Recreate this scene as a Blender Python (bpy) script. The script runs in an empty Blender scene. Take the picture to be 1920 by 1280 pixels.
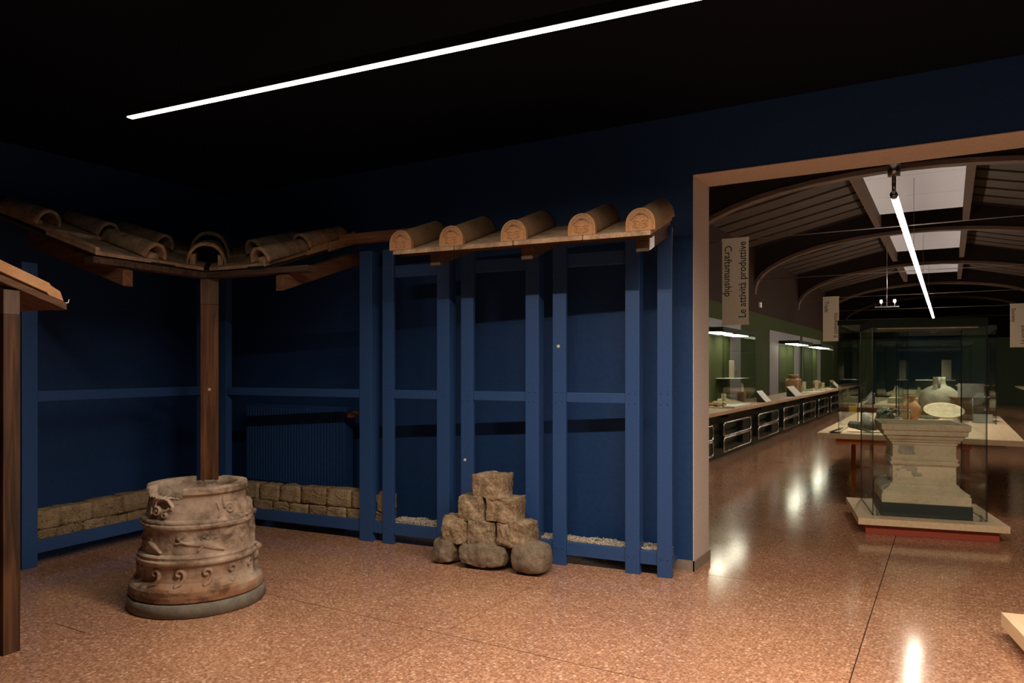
import bpy, bmesh, math, random
import numpy as np
from mathutils import Vector, Matrix, noise as mn
random.seed(7)
R = math.radians
S = bpy.context.scene
COL = S.collection

# ---------------------------------------------------------------- camera
cam = bpy.data.cameras.new('camera')
cam.sensor_width = 36.0
cam.lens = 36.0 * 1385 / 1920
cam.shift_y = 48 / 1920
cam.clip_start = 0.05
camo = bpy.data.objects.new('camera', cam)
camo.location = (0, 0, 1.5)
camo.rotation_euler = (R(90), 0, R(30.63))
COL.objects.link(camo)
S.camera = camo

# ---------------------------------------------------------------- world, exposure
w = bpy.data.worlds.new('world'); S.world = w; w.use_nodes = True
w.node_tree.nodes['Background'].inputs[0].default_value = (0.02, 0.025, 0.04, 1)
w.node_tree.nodes['Background'].inputs[1].default_value = 0.3
S.view_settings.view_transform = 'Standard'
S.view_settings.look = 'None'
S.view_settings.exposure = 0.0
S.view_settings.gamma = 1.0
S.view_settings.use_curve_mapping = False
S.cycles.transparent_max_bounces = 48
S.cycles.max_bounces = 8
S.cycles.sample_clamp_indirect = 4.0
S.cycles.caustics_reflective = False
S.cycles.caustics_refractive = False
E_STRIP = 10.0      # suspended strip over the reconstruction
E_STRIP2 = 6.0      # its twin behind the camera
E_TUBE = 62.0       # long tube of the hall
E_CASE = 14.0        # panels under the lids of the cases

RZ = R(5.33)        # the reconstruction stands a little askew to the building
def W(u, v, z=0.0):
    c, s = math.cos(RZ), math.sin(RZ)
    return (u*c - v*s, u*s + v*c, z)

def strip_lamp(u0, u1, v, z, power, col, spread):
    l = bpy.data.lights.new('strip_lamp', 'AREA'); l.shape = 'RECTANGLE'
    l.size = u1-u0; l.size_y = 0.034; l.energy = power; l.color = col; l.spread = R(spread)
    ob = bpy.data.objects.new('strip_lamp', l); COL.objects.link(ob)
    ob.location = W((u0+u1)/2, v, z); ob.rotation_euler = (0, 0, RZ)
    return ob
# light given by the two suspended strips (their diffusers are built further down)
strip_lamp(-3.86, -1.9, 2.96, 2.955, 25.0, (1.0, 0.84, 0.68), 176)
strip_lamp(-1.88, 3.0, 2.96, 2.955, 225.0, (1.0, 0.84, 0.68), 160)
strip_lamp(-0.2, 2.98, -1.2, 2.955, 34.0, (1.0, 0.84, 0.68), 165)

# ---------------------------------------------------------------- materials
def nt(name):
    m = bpy.data.materials.new(name); m.use_nodes = True
    t = m.node_tree
    return m, t, t.nodes['Principled BSDF']
def N(t, kind, **kw):
    n = t.nodes.new(kind)
    for k, v in kw.items():
        if k in n.inputs: n.inputs[k].default_value = v
        else: setattr(n, k, v)
    return n
def ramp(t, fac, stops):
    r = t.nodes.new('ShaderNodeValToRGB')
    e = r.color_ramp.elements
    while len(e) < len(stops): e.new(0.5)
    for i, (p, c) in enumerate(stops):
        e[i].position = p; e[i].color = (*c, 1)
    t.links.new(fac, r.inputs[0])
    return r
def coords(t, scale=(1, 1, 1), kind='Object', rot=(0, 0, 0)):
    tc = t.nodes.new('ShaderNodeTexCoord'); mp = t.nodes.new('ShaderNodeMapping')
    mp.inputs['Scale'].default_value = scale
    mp.inputs['Rotation'].default_value = rot
    t.links.new(tc.outputs[kind], mp.inputs[0])
    return mp.outputs[0]
def bump(t, b, h, strength=0.3, dist=0.01):
    n = N(t, 'ShaderNodeBump'); n.inputs['Strength'].default_value = strength
    n.inputs['Distance'].default_value = dist
    t.links.new(h, n.inputs['Height']); t.links.new(n.outputs[0], b.inputs['Normal'])
def plain(name, col, rough=0.5, metal=0.0, spec=0.5, bs=0.0, bsc=60):
    m, t, b = nt(name)
    b.inputs['Base Color'].default_value = (*col, 1)
    b.inputs['Roughness'].default_value = rough
    b.inputs['Metallic'].default_value = metal
    b.inputs['Specular IOR Level'].default_value = spec
    n = N(t, 'ShaderNodeTexNoise'); n.inputs['Scale'].default_value = bsc
    t.links.new(coords(t), n.inputs['Vector'])
    lo = tuple(c*0.92 for c in col); hi = tuple(min(1, c*1.08) for c in col)
    r = ramp(t, n.outputs[0], [(0.3, lo), (0.7, hi)])
    t.links.new(r.outputs[0], b.inputs['Base Color'])
    if bs: bump(t, b, n.outputs[0], bs)
    return m
def rock(name, dark, mid, light, scale=9, fine=60, strength=0.6, rough=0.9, dist=0.012):
    m, t, b = nt(name)
    v = coords(t)
    n1 = N(t, 'ShaderNodeTexNoise'); n1.inputs['Scale'].default_value = scale; n1.inputs['Detail'].default_value = 6; n1.inputs['Roughness'].default_value = 0.65
    n2 = N(t, 'ShaderNodeTexNoise'); n2.inputs['Scale'].default_value = fine; n2.inputs['Detail'].default_value = 5; n2.inputs['Roughness'].default_value = 0.7
    t.links.new(v, n1.inputs['Vector']); t.links.new(v, n2.inputs['Vector'])
    mx = N(t, 'ShaderNodeMath', operation='ADD'); 
    ml = N(t, 'ShaderNodeMath', operation='MULTIPLY'); ml.inputs[1].default_value = 0.55
    t.links.new(n2.outputs[0], ml.inputs[0]); t.links.new(n1.outputs[0], mx.inputs[0]); t.links.new(ml.outputs[0], mx.inputs[1])
    r = ramp(t, mx.outputs[0], [(0.55, dark), (0.78, mid), (1.0, light)])
    t.links.new(r.outputs[0], b.inputs['Base Color'])
    b.inputs['Roughness'].default_value = rough
    b.inputs['Specular IOR Level'].default_value = 0.2
    bump(t, b, mx.outputs[0], strength, dist)
    return m
def wood(name, dark, light, axis='z', rough=0.55, scale=1.0, spec=0.35, knots=0.75):
    m, t, b = nt(name)
    k = 3.0*scale; l = 0.35*scale
    sc = {'z': (k*6, k*6, l*3), 'x': (l*3, k*6, k*6), 'y': (k*6, l*3, k*6)}[axis]
    v = coords(t, sc)
    n1 = N(t, 'ShaderNodeTexNoise'); n1.inputs['Scale'].default_value = 1.6; n1.inputs['Detail'].default_value = 5; n1.inputs['Distortion'].default_value = 0.8
    t.links.new(v, n1.inputs['Vector'])
    sc2 = {'z': (k*2.2, k*2.2, k*0.7), 'x': (k*0.7, k*2.2, k*2.2), 'y': (k*2.2, k*0.7, k*2.2)}[axis]
    v2 = coords(t, sc2)
    n2 = N(t, 'ShaderNodeTexVoronoi'); n2.inputs['Scale'].default_value = 1.0
    t.links.new(v2, n2.inputs['Vector'])
    r = ramp(t, n1.outputs[0], [(0.3, dark), (0.68, light)])
    kn = ramp(t, n2.outputs['Distance'], [(0.05, (0.25, 0.2, 0.17)), (0.28, (1, 1, 1))])
    mx = N(t, 'ShaderNodeMix', data_type='RGBA', blend_type='MULTIPLY'); mx.inputs[0].default_value = knots
    t.links.new(r.outputs[0], mx.inputs[6]); t.links.new(kn.outputs[0], mx.inputs[7])
    t.links.new(mx.outputs[2], b.inputs['Base Color'])
    b.inputs['Roughness'].default_value = rough
    b.inputs['Specular IOR Level'].default_value = spec
    bump(t, b, n1.outputs[0], 0.15, 0.004)
    return m
def emit(name, col, strength):
    m, t, b = nt(name)
    b.inputs['Base Color'].default_value = (0.8, 0.8, 0.8, 1)
    b.inputs['Emission Color'].default_value = (*col, 1)
    b.inputs['Emission Strength'].default_value = strength
    return m
def glassmat():
    m, t, b = nt('case_glass'); t.nodes.remove(b)
    out = t.nodes['Material Output']
    tr = N(t, 'ShaderNodeBsdfTransparent'); tr.inputs[0].default_value = (0.958, 0.98, 0.965, 1)
    gl = N(t, 'ShaderNodeBsdfGlossy'); gl.inputs['Roughness'].default_value = 0.015
    lw = N(t, 'ShaderNodeLayerWeight'); lw.inputs[0].default_value = 0.5
    pw = N(t, 'ShaderNodeMath', operation='POWER'); pw.inputs[1].default_value = 4.0
    ml = N(t, 'ShaderNodeMath', operation='MULTIPLY_ADD'); ml.inputs[1].default_value = 0.4; ml.inputs[2].default_value = 0.022
    t.links.new(lw.outputs['Facing'], pw.inputs[0]); t.links.new(pw.outputs[0], ml.inputs[0])
    mx = N(t, 'ShaderNodeMixShader'); t.links.new(ml.outputs[0], mx.inputs[0])
    t.links.new(tr.outputs[0], mx.inputs[1]); t.links.new(gl.outputs[0], mx.inputs[2])
    t.links.new(mx.outputs[0], out.inputs[0])
    return m
def terrazzo(name, base, rough):
    m, t, b = nt(name)
    v = coords(t, kind='Object')
    vo = N(t, 'ShaderNodeTexVoronoi'); vo.inputs['Scale'].default_value = 48; t.links.new(v, vo.inputs['Vector'])
    vo2 = N(t, 'ShaderNodeTexVoronoi'); vo2.inputs['Scale'].default_value = 105; t.links.new(v, vo2.inputs['Vector'])
    big = N(t, 'ShaderNodeTexNoise'); big.inputs['Scale'].default_value = 1.3; big.inputs['Detail'].default_value = 4; t.links.new(v, big.inputs['Vector'])
    sep = N(t, 'ShaderNodeSeparateColor'); t.links.new(vo.outputs['Color'], sep.inputs[0])
    sep2 = N(t, 'ShaderNodeSeparateColor'); t.links.new(vo2.outputs['Color'], sep2.inputs[0])
    q = lambda f: tuple(c*f for c in base)
    r1 = ramp(t, sep.outputs[0], [(0.0, q(0.62)), (0.35, q(0.85)), (0.62, q(1.08)), (0.8, (base[0]*1.35, base[1]*1.5, base[2]*1.65)), (0.95, (base[0]*1.75, base[1]*2.4, base[2]*3.0))])
    r2 = ramp(t, sep2.outputs[1], [(0.0, q(0.7)), (0.5, q(1.0)), (0.9, (base[0]*1.4, base[1]*1.7, base[2]*2.0))])
    mx = N(t, 'ShaderNodeMix', data_type='RGBA'); 
    edge = ramp(t, vo.outputs['Distance'], [(0.32, (0, 0, 0)), (0.5, (1, 1, 1))])
    t.links.new(edge.outputs[0], mx.inputs[0]); t.links.new(r1.outputs[0], mx.inputs[6]); t.links.new(r2.outputs[0], mx.inputs[7])
    mb = ramp(t, big.outputs[0], [(0.3, (0.86, 0.85, 0.86)), (0.7, (1.08, 1.06, 1.03))])
    m2 = N(t, 'ShaderNodeMix', data_type='RGBA', blend_type='MULTIPLY'); m2.inputs[0].default_value = 1
    t.links.new(mx.outputs[2], m2.inputs[6]); t.links.new(mb.outputs[0], m2.inputs[7])
    t.links.new(m2.outputs[2], b.inputs['Base Color'])
    rr = N(t, 'ShaderNodeMapRange'); rr.inputs[3].default_value = rough*0.75; rr.inputs[4].default_value = rough*1.35
    t.links.new(big.outputs[0], rr.inputs[0]); t.links.new(rr.outputs[0], b.inputs['Roughness'])
    b.inputs['Specular IOR Level'].default_value = 0.5
    return m

M = {}
M['wall_blue'] = plain('wall_blue_paint', (0.014, 0.05, 0.155), 0.55, spec=0.3, bs=0.15, bsc=25)
M['frame_blue'] = plain('frame_blue_paint', (0.025, 0.07, 0.2), 0.42, spec=0.4)
M['ceil_black'] = plain('black_ceiling_paint', (0.004, 0.006, 0.012), 0.8, spec=0.1)
M['reveal'] = plain('beige_reveal_plaster', (0.58, 0.5, 0.44), 0.8, spec=0.1, bs=0.1)
M['skirt'] = plain('stone_skirting', (0.26, 0.21, 0.17), 0.6, bsc=30)
M['terr'] = terrazzo('terrazzo_room', (0.40, 0.197, 0.112), 0.13)
M['terr2'] = terrazzo('terrazzo_hall', (0.38, 0.18, 0.098), 0.12)
M['grout'] = plain('dark_joint', (0.05, 0.03, 0.02), 0.8)
M['green'] = plain('olive_green_paint', (0.036, 0.048, 0.013), 0.8, spec=0.1)
M['dgreen'] = plain('dark_green_paint', (0.012, 0.022, 0.010), 0.45, spec=0.4)
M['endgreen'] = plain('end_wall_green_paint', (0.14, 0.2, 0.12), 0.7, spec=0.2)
M['brown'] = plain('brown_upper_wall_paint', (0.026, 0.010, 0.007), 0.8, spec=0.1)
M['deck'] = plain('dark_roof_deck', (0.02, 0.012, 0.010), 0.9, spec=0.1)
M['gluelam'] = wood('laminated_arch_timber', (0.075, 0.038, 0.023), (0.13, 0.068, 0.042), 'x', 0.7)
M['purlin'] = wood('ceiling_board_timber', (0.045, 0.027, 0.018), (0.08, 0.048, 0.032), 'x', 0.7)
M['skylight'] = emit('glowing_roof_panel', (0.85, 0.74, 0.80), 0.13)  # matte white panels, given a faint added glow in place of lighting
M['steel'] = plain('steel', (0.45, 0.44, 0.43), 0.3, 1.0)
M['chrome'] = plain('chrome', (0.6, 0.6, 0.6), 0.2, 1.0)
M['rod'] = plain('painted_rod', (0.35, 0.3, 0.28), 0.4, 0.6)
M['black'] = plain('black_metal', (0.012, 0.013, 0.012), 0.45)
M['lid'] = plain('dark_green_case_lid', (0.016, 0.026, 0.02), 0.75, spec=0.15)
M['lwood'] = wood('pale_ash_wood', (0.72, 0.52, 0.31), (0.82, 0.63, 0.41), 'y', 0.5, 1.3, 0.35, 0.12)
M['cwood'] = wood('counter_wood', (0.42, 0.27, 0.16), (0.55, 0.37, 0.23), 'y', 0.45, 1.2, 0.35, 0.15)
M['orange'] = plain('orange_painted_steel', (0.62, 0.16, 0.03), 0.45)
M['redmetal'] = plain('red_painted_steel', (0.36, 0.065, 0.03), 0.45)
M['glass'] = glassmat()
M['gedge'] = plain('glass_edge', (0.002, 0.005, 0.004), 0.3)
M['caselight'] = emit('case_light_panel', (1.0, 0.93, 0.72), E_CASE)
M['strip'] = emit('strip_light_diffuser', (1.0, 0.86, 0.70), E_STRIP)
M['strip2'] = emit('strip_light_diffuser_rear', (1.0, 0.84, 0.66), E_STRIP2)
M['tube'] = emit('tube_light_diffuser', (1.0, 0.85, 0.70), E_TUBE)
M['spot'] = emit('spot_lamp', (1, 0.95, 0.9), 20)
M['post'] = wood('stained_post_wood', (0.055, 0.02, 0.008), (0.22, 0.085, 0.03), 'z', 0.5, 1.0)
M['postdark'] = wood('very_dark_post_wood', (0.02, 0.009, 0.005), (0.12, 0.05, 0.02), 'z', 0.6, 1.0)
M['posthead'] = wood('bare_grey_wood', (0.09, 0.06, 0.045), (0.19, 0.13, 0.09), 'z', 0.8)
M['rafter'] = wood('rafter_wood', (0.075, 0.035, 0.018), (0.18, 0.09, 0.045), 'y', 0.7)
M['rafterx'] = wood('rafter_wood_crosswise', (0.10, 0.045, 0.022), (0.24, 0.12, 0.06), 'x', 0.7)
M['board'] = wood('dark_eave_board', (0.05, 0.03, 0.02), (0.12, 0.075, 0.05), 'x', 0.8)
M['tan'] = wood('lit_tile_edge', (0.6, 0.36, 0.17), (0.75, 0.48, 0.25), 'x', 0.7)  # cut tile edges, colour brightened to stand for light falling on them
M['tile'] = rock('weathered_tile', (0.2, 0.125, 0.075), (0.42, 0.285, 0.18), (0.56, 0.41, 0.28), 7, 70, 0.35, 0.9, 0.006)
M['tantile'] = rock('tan_cover_tile', (0.26, 0.15, 0.08), (0.36, 0.22, 0.12), (0.46, 0.3, 0.18), 8, 90, 0.15, 0.85, 0.004)
M['newtile'] = rock('new_terracotta', (0.38, 0.2, 0.095), (0.48, 0.265, 0.13), (0.57, 0.34, 0.185), 8, 90, 0.15, 0.85, 0.004)
M['oldtile'] = rock('old_cover_tile', (0.15, 0.1, 0.065), (0.36, 0.25, 0.16), (0.54, 0.4, 0.27), 9, 60, 0.7, 0.95, 0.01)
M['mud'] = rock('mud_brick', (0.15, 0.1, 0.055), (0.27, 0.19, 0.115), (0.38, 0.28, 0.17), 10, 50, 0.9, 1.0, 0.015)
M['mud2'] = rock('mud_brick_pale', (0.2, 0.14, 0.08), (0.32, 0.235, 0.14), (0.42, 0.32, 0.2), 8, 60, 0.9, 1.0, 0.015)
M['mudjoint'] = plain('mud_joint', (0.05, 0.034, 0.02), 1.0, spec=0.0)
M['straw'] = plain('straw', (0.5, 0.36, 0.16), 0.7)
M['gravel'] = rock('gravel', (0.22, 0.18, 0.14), (0.45, 0.39, 0.31), (0.72, 0.66, 0.56), 40, 160, 0.4, 0.9)
M['stoneA'] = rock('tan_ashlar', (0.09, 0.06, 0.035), (0.33, 0.235, 0.145), (0.54, 0.42, 0.28), 11, 75, 1.0, 0.95, 0.02)
M['stoneB'] = rock('brown_ashlar', (0.08, 0.058, 0.036), (0.29, 0.215, 0.135), (0.5, 0.4, 0.27), 14, 85, 0.8, 0.95, 0.02)
M['cobble'] = rock('grey_river_stone', (0.11, 0.085, 0.06), (0.2, 0.155, 0.11), (0.31, 0.245, 0.175), 8, 60, 0.4, 0.85, 0.008)
M['greybase'] = rock('grey_base', (0.12, 0.105, 0.085), (0.17, 0.15, 0.12), (0.21, 0.185, 0.15), 20, 120, 0.1, 0.85, 0.004)
M['marble'] = rock('altar_stone', (0.55, 0.45, 0.31), (0.68, 0.57, 0.4), (0.74, 0.63, 0.46), 5, 40, 0.12, 0.8, 0.004)
M['marble_old'] = rock('worn_altar_stone', (0.27, 0.24, 0.19), (0.4, 0.36, 0.29), (0.52, 0.46, 0.37), 9, 50, 0.8, 0.9, 0.012)
M['plinthdark'] = plain('dark_green_plinth', (0.014, 0.028, 0.024), 0.5)
M['white'] = plain('white_panel', (0.62, 0.6, 0.54), 0.5)
M['beige'] = plain('beige_board', (0.4, 0.33, 0.23), 0.7)
M['banner'] = plain('banner_cloth', (0.6, 0.49, 0.37), 0.8, spec=0.1, bsc=200)
M['ink'] = plain('black_lettering', (0.02, 0.018, 0.016), 0.7)
M['terra'] = rock('jug_clay', (0.3, 0.13, 0.05), (0.48, 0.23, 0.1), (0.6, 0.33, 0.16), 10, 60, 0.2, 0.7, 0.004)
M['clay'] = rock('pale_clay', (0.36, 0.28, 0.17), (0.5, 0.41, 0.27), (0.62, 0.53, 0.37), 10, 60, 0.2, 0.8, 0.004)
M['greyclay'] = rock('grey_green_clay', (0.2, 0.18, 0.12), (0.31, 0.285, 0.2), (0.4, 0.37, 0.27), 10, 60, 0.2, 0.85, 0.004)
M['brownclay'] = rock('brown_clay', (0.14, 0.085, 0.045), (0.24, 0.15, 0.085), (0.33, 0.22, 0.13), 10, 60, 0.3, 0.8, 0.004)
M['bronze'] = rock('dark_bronze', (0.03, 0.035, 0.025), (0.09, 0.1, 0.065), (0.2, 0.21, 0.14), 14, 60, 0.6, 0.5, 0.01)
M['iron'] = rock('grey_iron', (0.07, 0.065, 0.06), (0.14, 0.13, 0.12), (0.24, 0.23, 0.21), 14, 60, 0.6, 0.5, 0.01)
M['yellow'] = plain('yellow_card', (0.72, 0.52, 0.04), 0.6)
M['cream'] = plain('cream_base', (0.62, 0.54, 0.36), 0.6)
M['plasticw'] = plain('white_plastic', (0.6, 0.58, 0.55), 0.4)
M['panelgrey'] = plain('grey_lilac_back_panel', (0.2, 0.185, 0.19), 0.6)

# puteal: warm stone with rusty foot and pale lime patches
def puteal_mat():
    m, t, b = nt('wellhead_stone')
    v = coords(t)
    n1 = N(t, 'ShaderNodeTexNoise'); n1.inputs['Scale'].default_value = 5; n1.inputs['Detail'].default_value = 7; n1.inputs['Roughness'].default_value = 0.62
    n2 = N(t, 'ShaderNodeTexNoise'); n2.inputs['Scale'].default_value = 70; n2.inputs['Detail'].default_value = 4
    for n in (n1, n2): t.links.new(v, n.inputs['Vector'])
    r = ramp(t, n1.outputs[0], [(0.33, (0.135, 0.095, 0.068)), (0.5, (0.33, 0.245, 0.18)), (0.68, (0.44, 0.35, 0.265))])
    rust = N(t, 'ShaderNodeTexNoise'); rust.inputs['Scale'].default_value = 3.2; rust.inputs['Detail'].default_value = 5; t.links.new(v, rust.inputs['Vector'])
    sp = N(t, 'ShaderNodeSeparateXYZ'); t.links.new(v, sp.inputs[0])
    g = N(t, 'ShaderNodeMapRange'); g.inputs[1].default_value = 0.42; g.inputs[2].default_value = 0.08; g.inputs[3].default_value = 0.0; g.inputs[4].default_value = 1.0
    t.links.new(sp.outputs[2], g.inputs[0])
    rm = ramp(t, rust.outputs[0], [(0.45, (0, 0, 0)), (0.6, (1, 1, 1))])
    ml = N(t, 'ShaderNodeMath', operation='MULTIPLY'); t.links.new(g.outputs[0], ml.inputs[0]); t.links.new(rm.outputs[0], ml.inputs[1])
    mx = N(t, 'ShaderNodeMix', data_type='RGBA'); t.links.new(ml.outputs[0], mx.inputs[0])
    t.links.new(r.outputs[0], mx.inputs[6]); mx.inputs[7].default_value = (0.27, 0.125, 0.06, 1)
    st = N(t, 'ShaderNodeTexNoise'); st.inputs['Scale'].default_value = 4.2; st.inputs['Detail'].default_value = 8; st.inputs['Roughness'].default_value = 0.7
    mp = N(t, 'ShaderNodeMapping'); mp.inputs['Location'].default_value = (3.1, 1.7, 0.4); mp.inputs['Scale'].default_value = (1, 1, 1.8)
    t.links.new(v, mp.inputs[0]); t.links.new(mp.outputs[0], st.inputs['Vector'])
    sr = ramp(t, st.outputs[0], [(0.40, (0.45, 0.42, 0.4)), (0.5, (1, 1, 1)), (0.62, (1.0, 1.0, 1.0)), (0.72, (1.35, 1.32, 1.28))])
    m3 = N(t, 'ShaderNodeMix', data_type='RGBA', blend_type='MULTIPLY'); m3.inputs[0].default_value = 1.0
    t.links.new(mx.outputs[2], m3.inputs[6]); t.links.new(sr.outputs[0], m3.inputs[7])
    t.links.new(m3.outputs[2], b.inputs['Base Color'])
    b.inputs['Roughness'].default_value = 0.85; b.inputs['Specular IOR Level'].default_value = 0.25
    bump(t, b, n2.outputs[0], 0.35, 0.006)
    return m
M['puteal'] = puteal_mat()

# ---------------------------------------------------------------- mesh helpers
class MB:
    def __init__(s): s.v = []; s.f = []; s.mi = []; s.sm = []
    def add(s, vs, fs, mi=0, smooth=False):
        o = len(s.v); s.v += [tuple(p) for p in vs]
        for f in fs:
            s.f.append([i+o for i in f]); s.mi.append(mi); s.sm.append(smooth)
        return s
    def box(s, x0, x1, y0, y1, z0, z1, mi=0):
        vs = [(x, y, z) for z in (z0, z1) for y in (y0, y1) for x in (x0, x1)]
        return s.add(vs, [(0,2,3,1), (4,5,7,6), (0,1,5,4), (2,6,7,3), (0,4,6,2), (1,3,7,5)], mi)
    def pane(s, x0, x1, y0, y1, z0, z1):
        """thin glass box: its two large faces are glass (0), its rim dark (1)"""
        d = (x1-x0, y1-y0, z1-z0); k = d.index(min(d))
        vs = [(x, y, z) for z in (z0, z1) for y in (y0, y1) for x in (x0, x1)]
        F = [((0,2,3,1), 2), ((4,5,7,6), 2), ((0,1,5,4), 1), ((2,6,7,3), 1), ((0,4,6,2), 0), ((1,3,7,5), 0)]
        for f, ax in F: s.add(vs, [f], 0 if ax == k else 1)
        return s
    def prism(s, poly, axis, a, b, mi=0):
        """polygon (2D) extruded along axis from a to b"""
        n = len(poly)
        def P(p, t):
            return {'x': (t, p[0], p[1]), 'y': (p[0], t, p[1]), 'z': (p[0], p[1], t)}[axis]
        vs = [P(p, a) for p in poly] + [P(p, b) for p in poly]
        fs = [tuple(range(n))[::-1], tuple(range(n, 2*n))]
        fs += [(i, (i+1) % n, n+(i+1) % n, n+i) for i in range(n)]
        return s.add(vs, fs, mi)
    def tube(s, pts, r, n=8, mi=0, closed=False):
        P = [Vector(p) for p in pts]; m = len(P)
        rr = r if isinstance(r, (list, tuple)) else [r]*m
        vs = []; up = Vector((0, 0, 1)); prev = None
        for i, p in enumerate(P):
            if closed: d = P[(i+1) % m] - P[i-1]
            else: d = P[min(i+1, m-1)] - P[max(i-1, 0)]
            d.normalize()
            a = (prev - d*prev.dot(d)) if prev is not None else (up.cross(d) if abs(d.z) < 0.95 else Vector((1, 0, 0)) - d*d.x)
            a.normalize(); b2 = d.cross(a); prev = a
            for k in range(n):
                t = 2*math.pi*k/n
                vs.append(p + a*math.cos(t)*rr[i] + b2*math.sin(t)*rr[i])
        fs = []
        for i in range(m if closed else m-1):
            j = (i+1) % m
            for k in range(n):
                fs.append((i*n+k, i*n+(k+1) % n, j*n+(k+1) % n, j*n+k))
        if not closed: fs += [tuple(range(n))[::-1], tuple((m-1)*n+k for k in range(n))]
        return s.add(vs, fs, mi, True)
    def lathe(s, prof, n=32, mi=0, c=(0, 0), sx=1, sy=1, smooth=True):
        vs = []
        for r, z in prof:
            for k in range(n):
                t = 2*math.pi*k/n; vs.append((c[0]+r*math.cos(t)*sx, c[1]+r*math.sin(t)*sy, z))
        m = len(prof)
        fs = [(i*n+k, i*n+(k+1) % n, (i+1)*n+(k+1) % n, (i+1)*n+k) for i in range(m-1) for k in range(n)]
        if prof[0][0] > 1e-6: fs.append(tuple(range(n))[::-1])
        if prof[-1][0] > 1e-6: fs.append(tuple((m-1)*n+k for k in range(n)))
        return s.add(vs, fs, mi, smooth)
    def sweep(s, rows, mi=0, smooth=False, close=False):
        n = len(rows[0]); vs = [p for r in rows for p in r]
        fs = [(i*n+k, i*n+(k+1) % n, (i+1)*n+(k+1) % n, (i+1)*n+k) for i in range(len(rows)-1) for k in range(n if close else n-1)]
        if close: fs += [tuple(range(n))[::-1], tuple((len(rows)-1)*n+k for k in range(n))]
        return s.add(vs, fs, mi, smooth)
    def move(s, f):
        s.v = [tuple(f(Vector(p))) for p in s.v]; return s
    def mesh(s, name, mats, org=(0, 0, 0)):
        me = bpy.data.meshes.new(name)
        vs = [(p[0]-org[0], p[1]-org[1], p[2]-org[2]) for p in s.v]
        me.from_pydata(vs, [], s.f)
        for m in (mats if isinstance(mats, (list, tuple)) else [mats]): me.materials.append(M[m])
        me.polygons.foreach_set('material_index', s.mi)
        me.polygons.foreach_set('use_smooth', s.sm)
        bm = bmesh.new(); bm.from_mesh(me)
        bmesh.ops.recalc_face_normals(bm, faces=bm.faces)
        bm.to_mesh(me); bm.free()
        me.update()
        return me
def bev(o, wd=0.003, seg=2):
    m = o.modifiers.new('bevel', 'BEVEL'); m.width = wd; m.segments = seg; m.limit_method = 'ANGLE'; m.angle_limit = R(40)
    return o
def tag(o, label, cat, group=None, kind=None):
    o['label'] = label; o['category'] = cat
    if group: o['group'] = group
    if kind: o['kind'] = kind
    return o
def thing(name, label, cat, loc, rz=0.0, group=None):
    o = bpy.data.objects.new(name, None); o.empty_display_size = 0.1
    COL.objects.link(o); o.location = loc; o.rotation_euler = (0, 0, rz)
    return tag(o, label, cat, group)
def part(name, mb, mats, parent, org=(0, 0, 0), label=None, kind=None, bv=0):
    me = mb.mesh(name, mats, org) if isinstance(mb, MB) else mb
    o = bpy.data.objects.new(name, me); COL.objects.link(o); o.parent = parent
    if label: o['label'] = label
    if kind: o['kind'] = kind
    if bv: bev(o, bv)
    return o
def solo(name, mb, mats, label, cat, loc, rz=0.0, group=None, kind=None, org=(0, 0, 0), bv=0):
    me = mb.mesh(name, mats, org) if isinstance(mb, MB) else mb
    o = bpy.data.objects.new(name, me); COL.objects.link(o)
    o.location = loc; o.rotation_euler = (0, 0, rz)
    if bv: bev(o, bv)
    return tag(o, label, cat, group, kind)
def struct(name, mb, mats, parent=None, loc=(0, 0, 0), rz=0.0, label=None):
    me = mb.mesh(name, mats) if isinstance(mb, MB) else mb
    o = bpy.data.objects.new(name, me); COL.objects.link(o)
    if parent: o.parent = parent
    else: o['kind'] = 'structure'; o.location = loc; o.rotation_euler = (0, 0, rz)
    if label: o['label'] = label
    return o
def rthing(name, label, cat, u, v, z=0.0, group=None):
    t = thing(name, label, cat, W(u, v, z), RZ, group); t['_o'] = (u, v, z); return t
def og(t): return tuple(t['_o'])

# ================================================================ SETTING
# floor: terrazzo fields with recessed dark joints
fl = struct('floor', MB().box(-7.2, 3.6, -3.9, 37.4, -0.06, -0.012), 'grout', label='terrazzo floor in large fields with thin dark joints')
gx = [-6.95, -4.51, -2.46, -0.41, 1.64, 3.4]; gy = [-3.7, -2.47, -0.52, 1.43, 3.38, 5.32]
J = 0.003
for i in range(5):
    for j in range(5):
        x0, x1, y0, y1 = gx[i], gx[i+1], gy[j], gy[j+1]
        if i == 1 and j == 3:
            mb = MB().prism([(x0+J, 2.36+J), (-4.2+J, 2.36+J), (-4.2+J, y0+J), (x1-J, y0+J), (x1-J, y1-J), (x0+J, y1-J)], 'z', -0.012, 0)
            struct('floor_slab', mb, 'terr', fl)
            struct('floor_slab', MB().box(x0+J, -4.2-J, y0+J, 2.36-J, -0.012, 0), 'terr', fl)
            continue
        struct('floor_slab', MB().box(x0+J, x1-J, y0+J, y1-J, -0.012, 0), 'terr', fl)
hy = [5.32, 7.27, 9.3, 11.3, 13.4, 15.4, 17.5, 21.6, 25.6, 29.6, 37.2]
hx = [-3.9, -2.46, -0.41, 1.64, 3.0]
for i in range(4):
    for j in range(10):
        struct('floor_slab', MB().box(hx[i]+J, hx[i+1]-J, hy[j]+J, hy[j+1]-J, -0.012, 0), 'terr2', fl)
# strip of floor behind the reconstruction, under the wall line
struct('floor_slab', MB().box(-6.95, -3.9, 5.32+J, 5.6, -0.012, 0), 'terr', fl)

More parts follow.
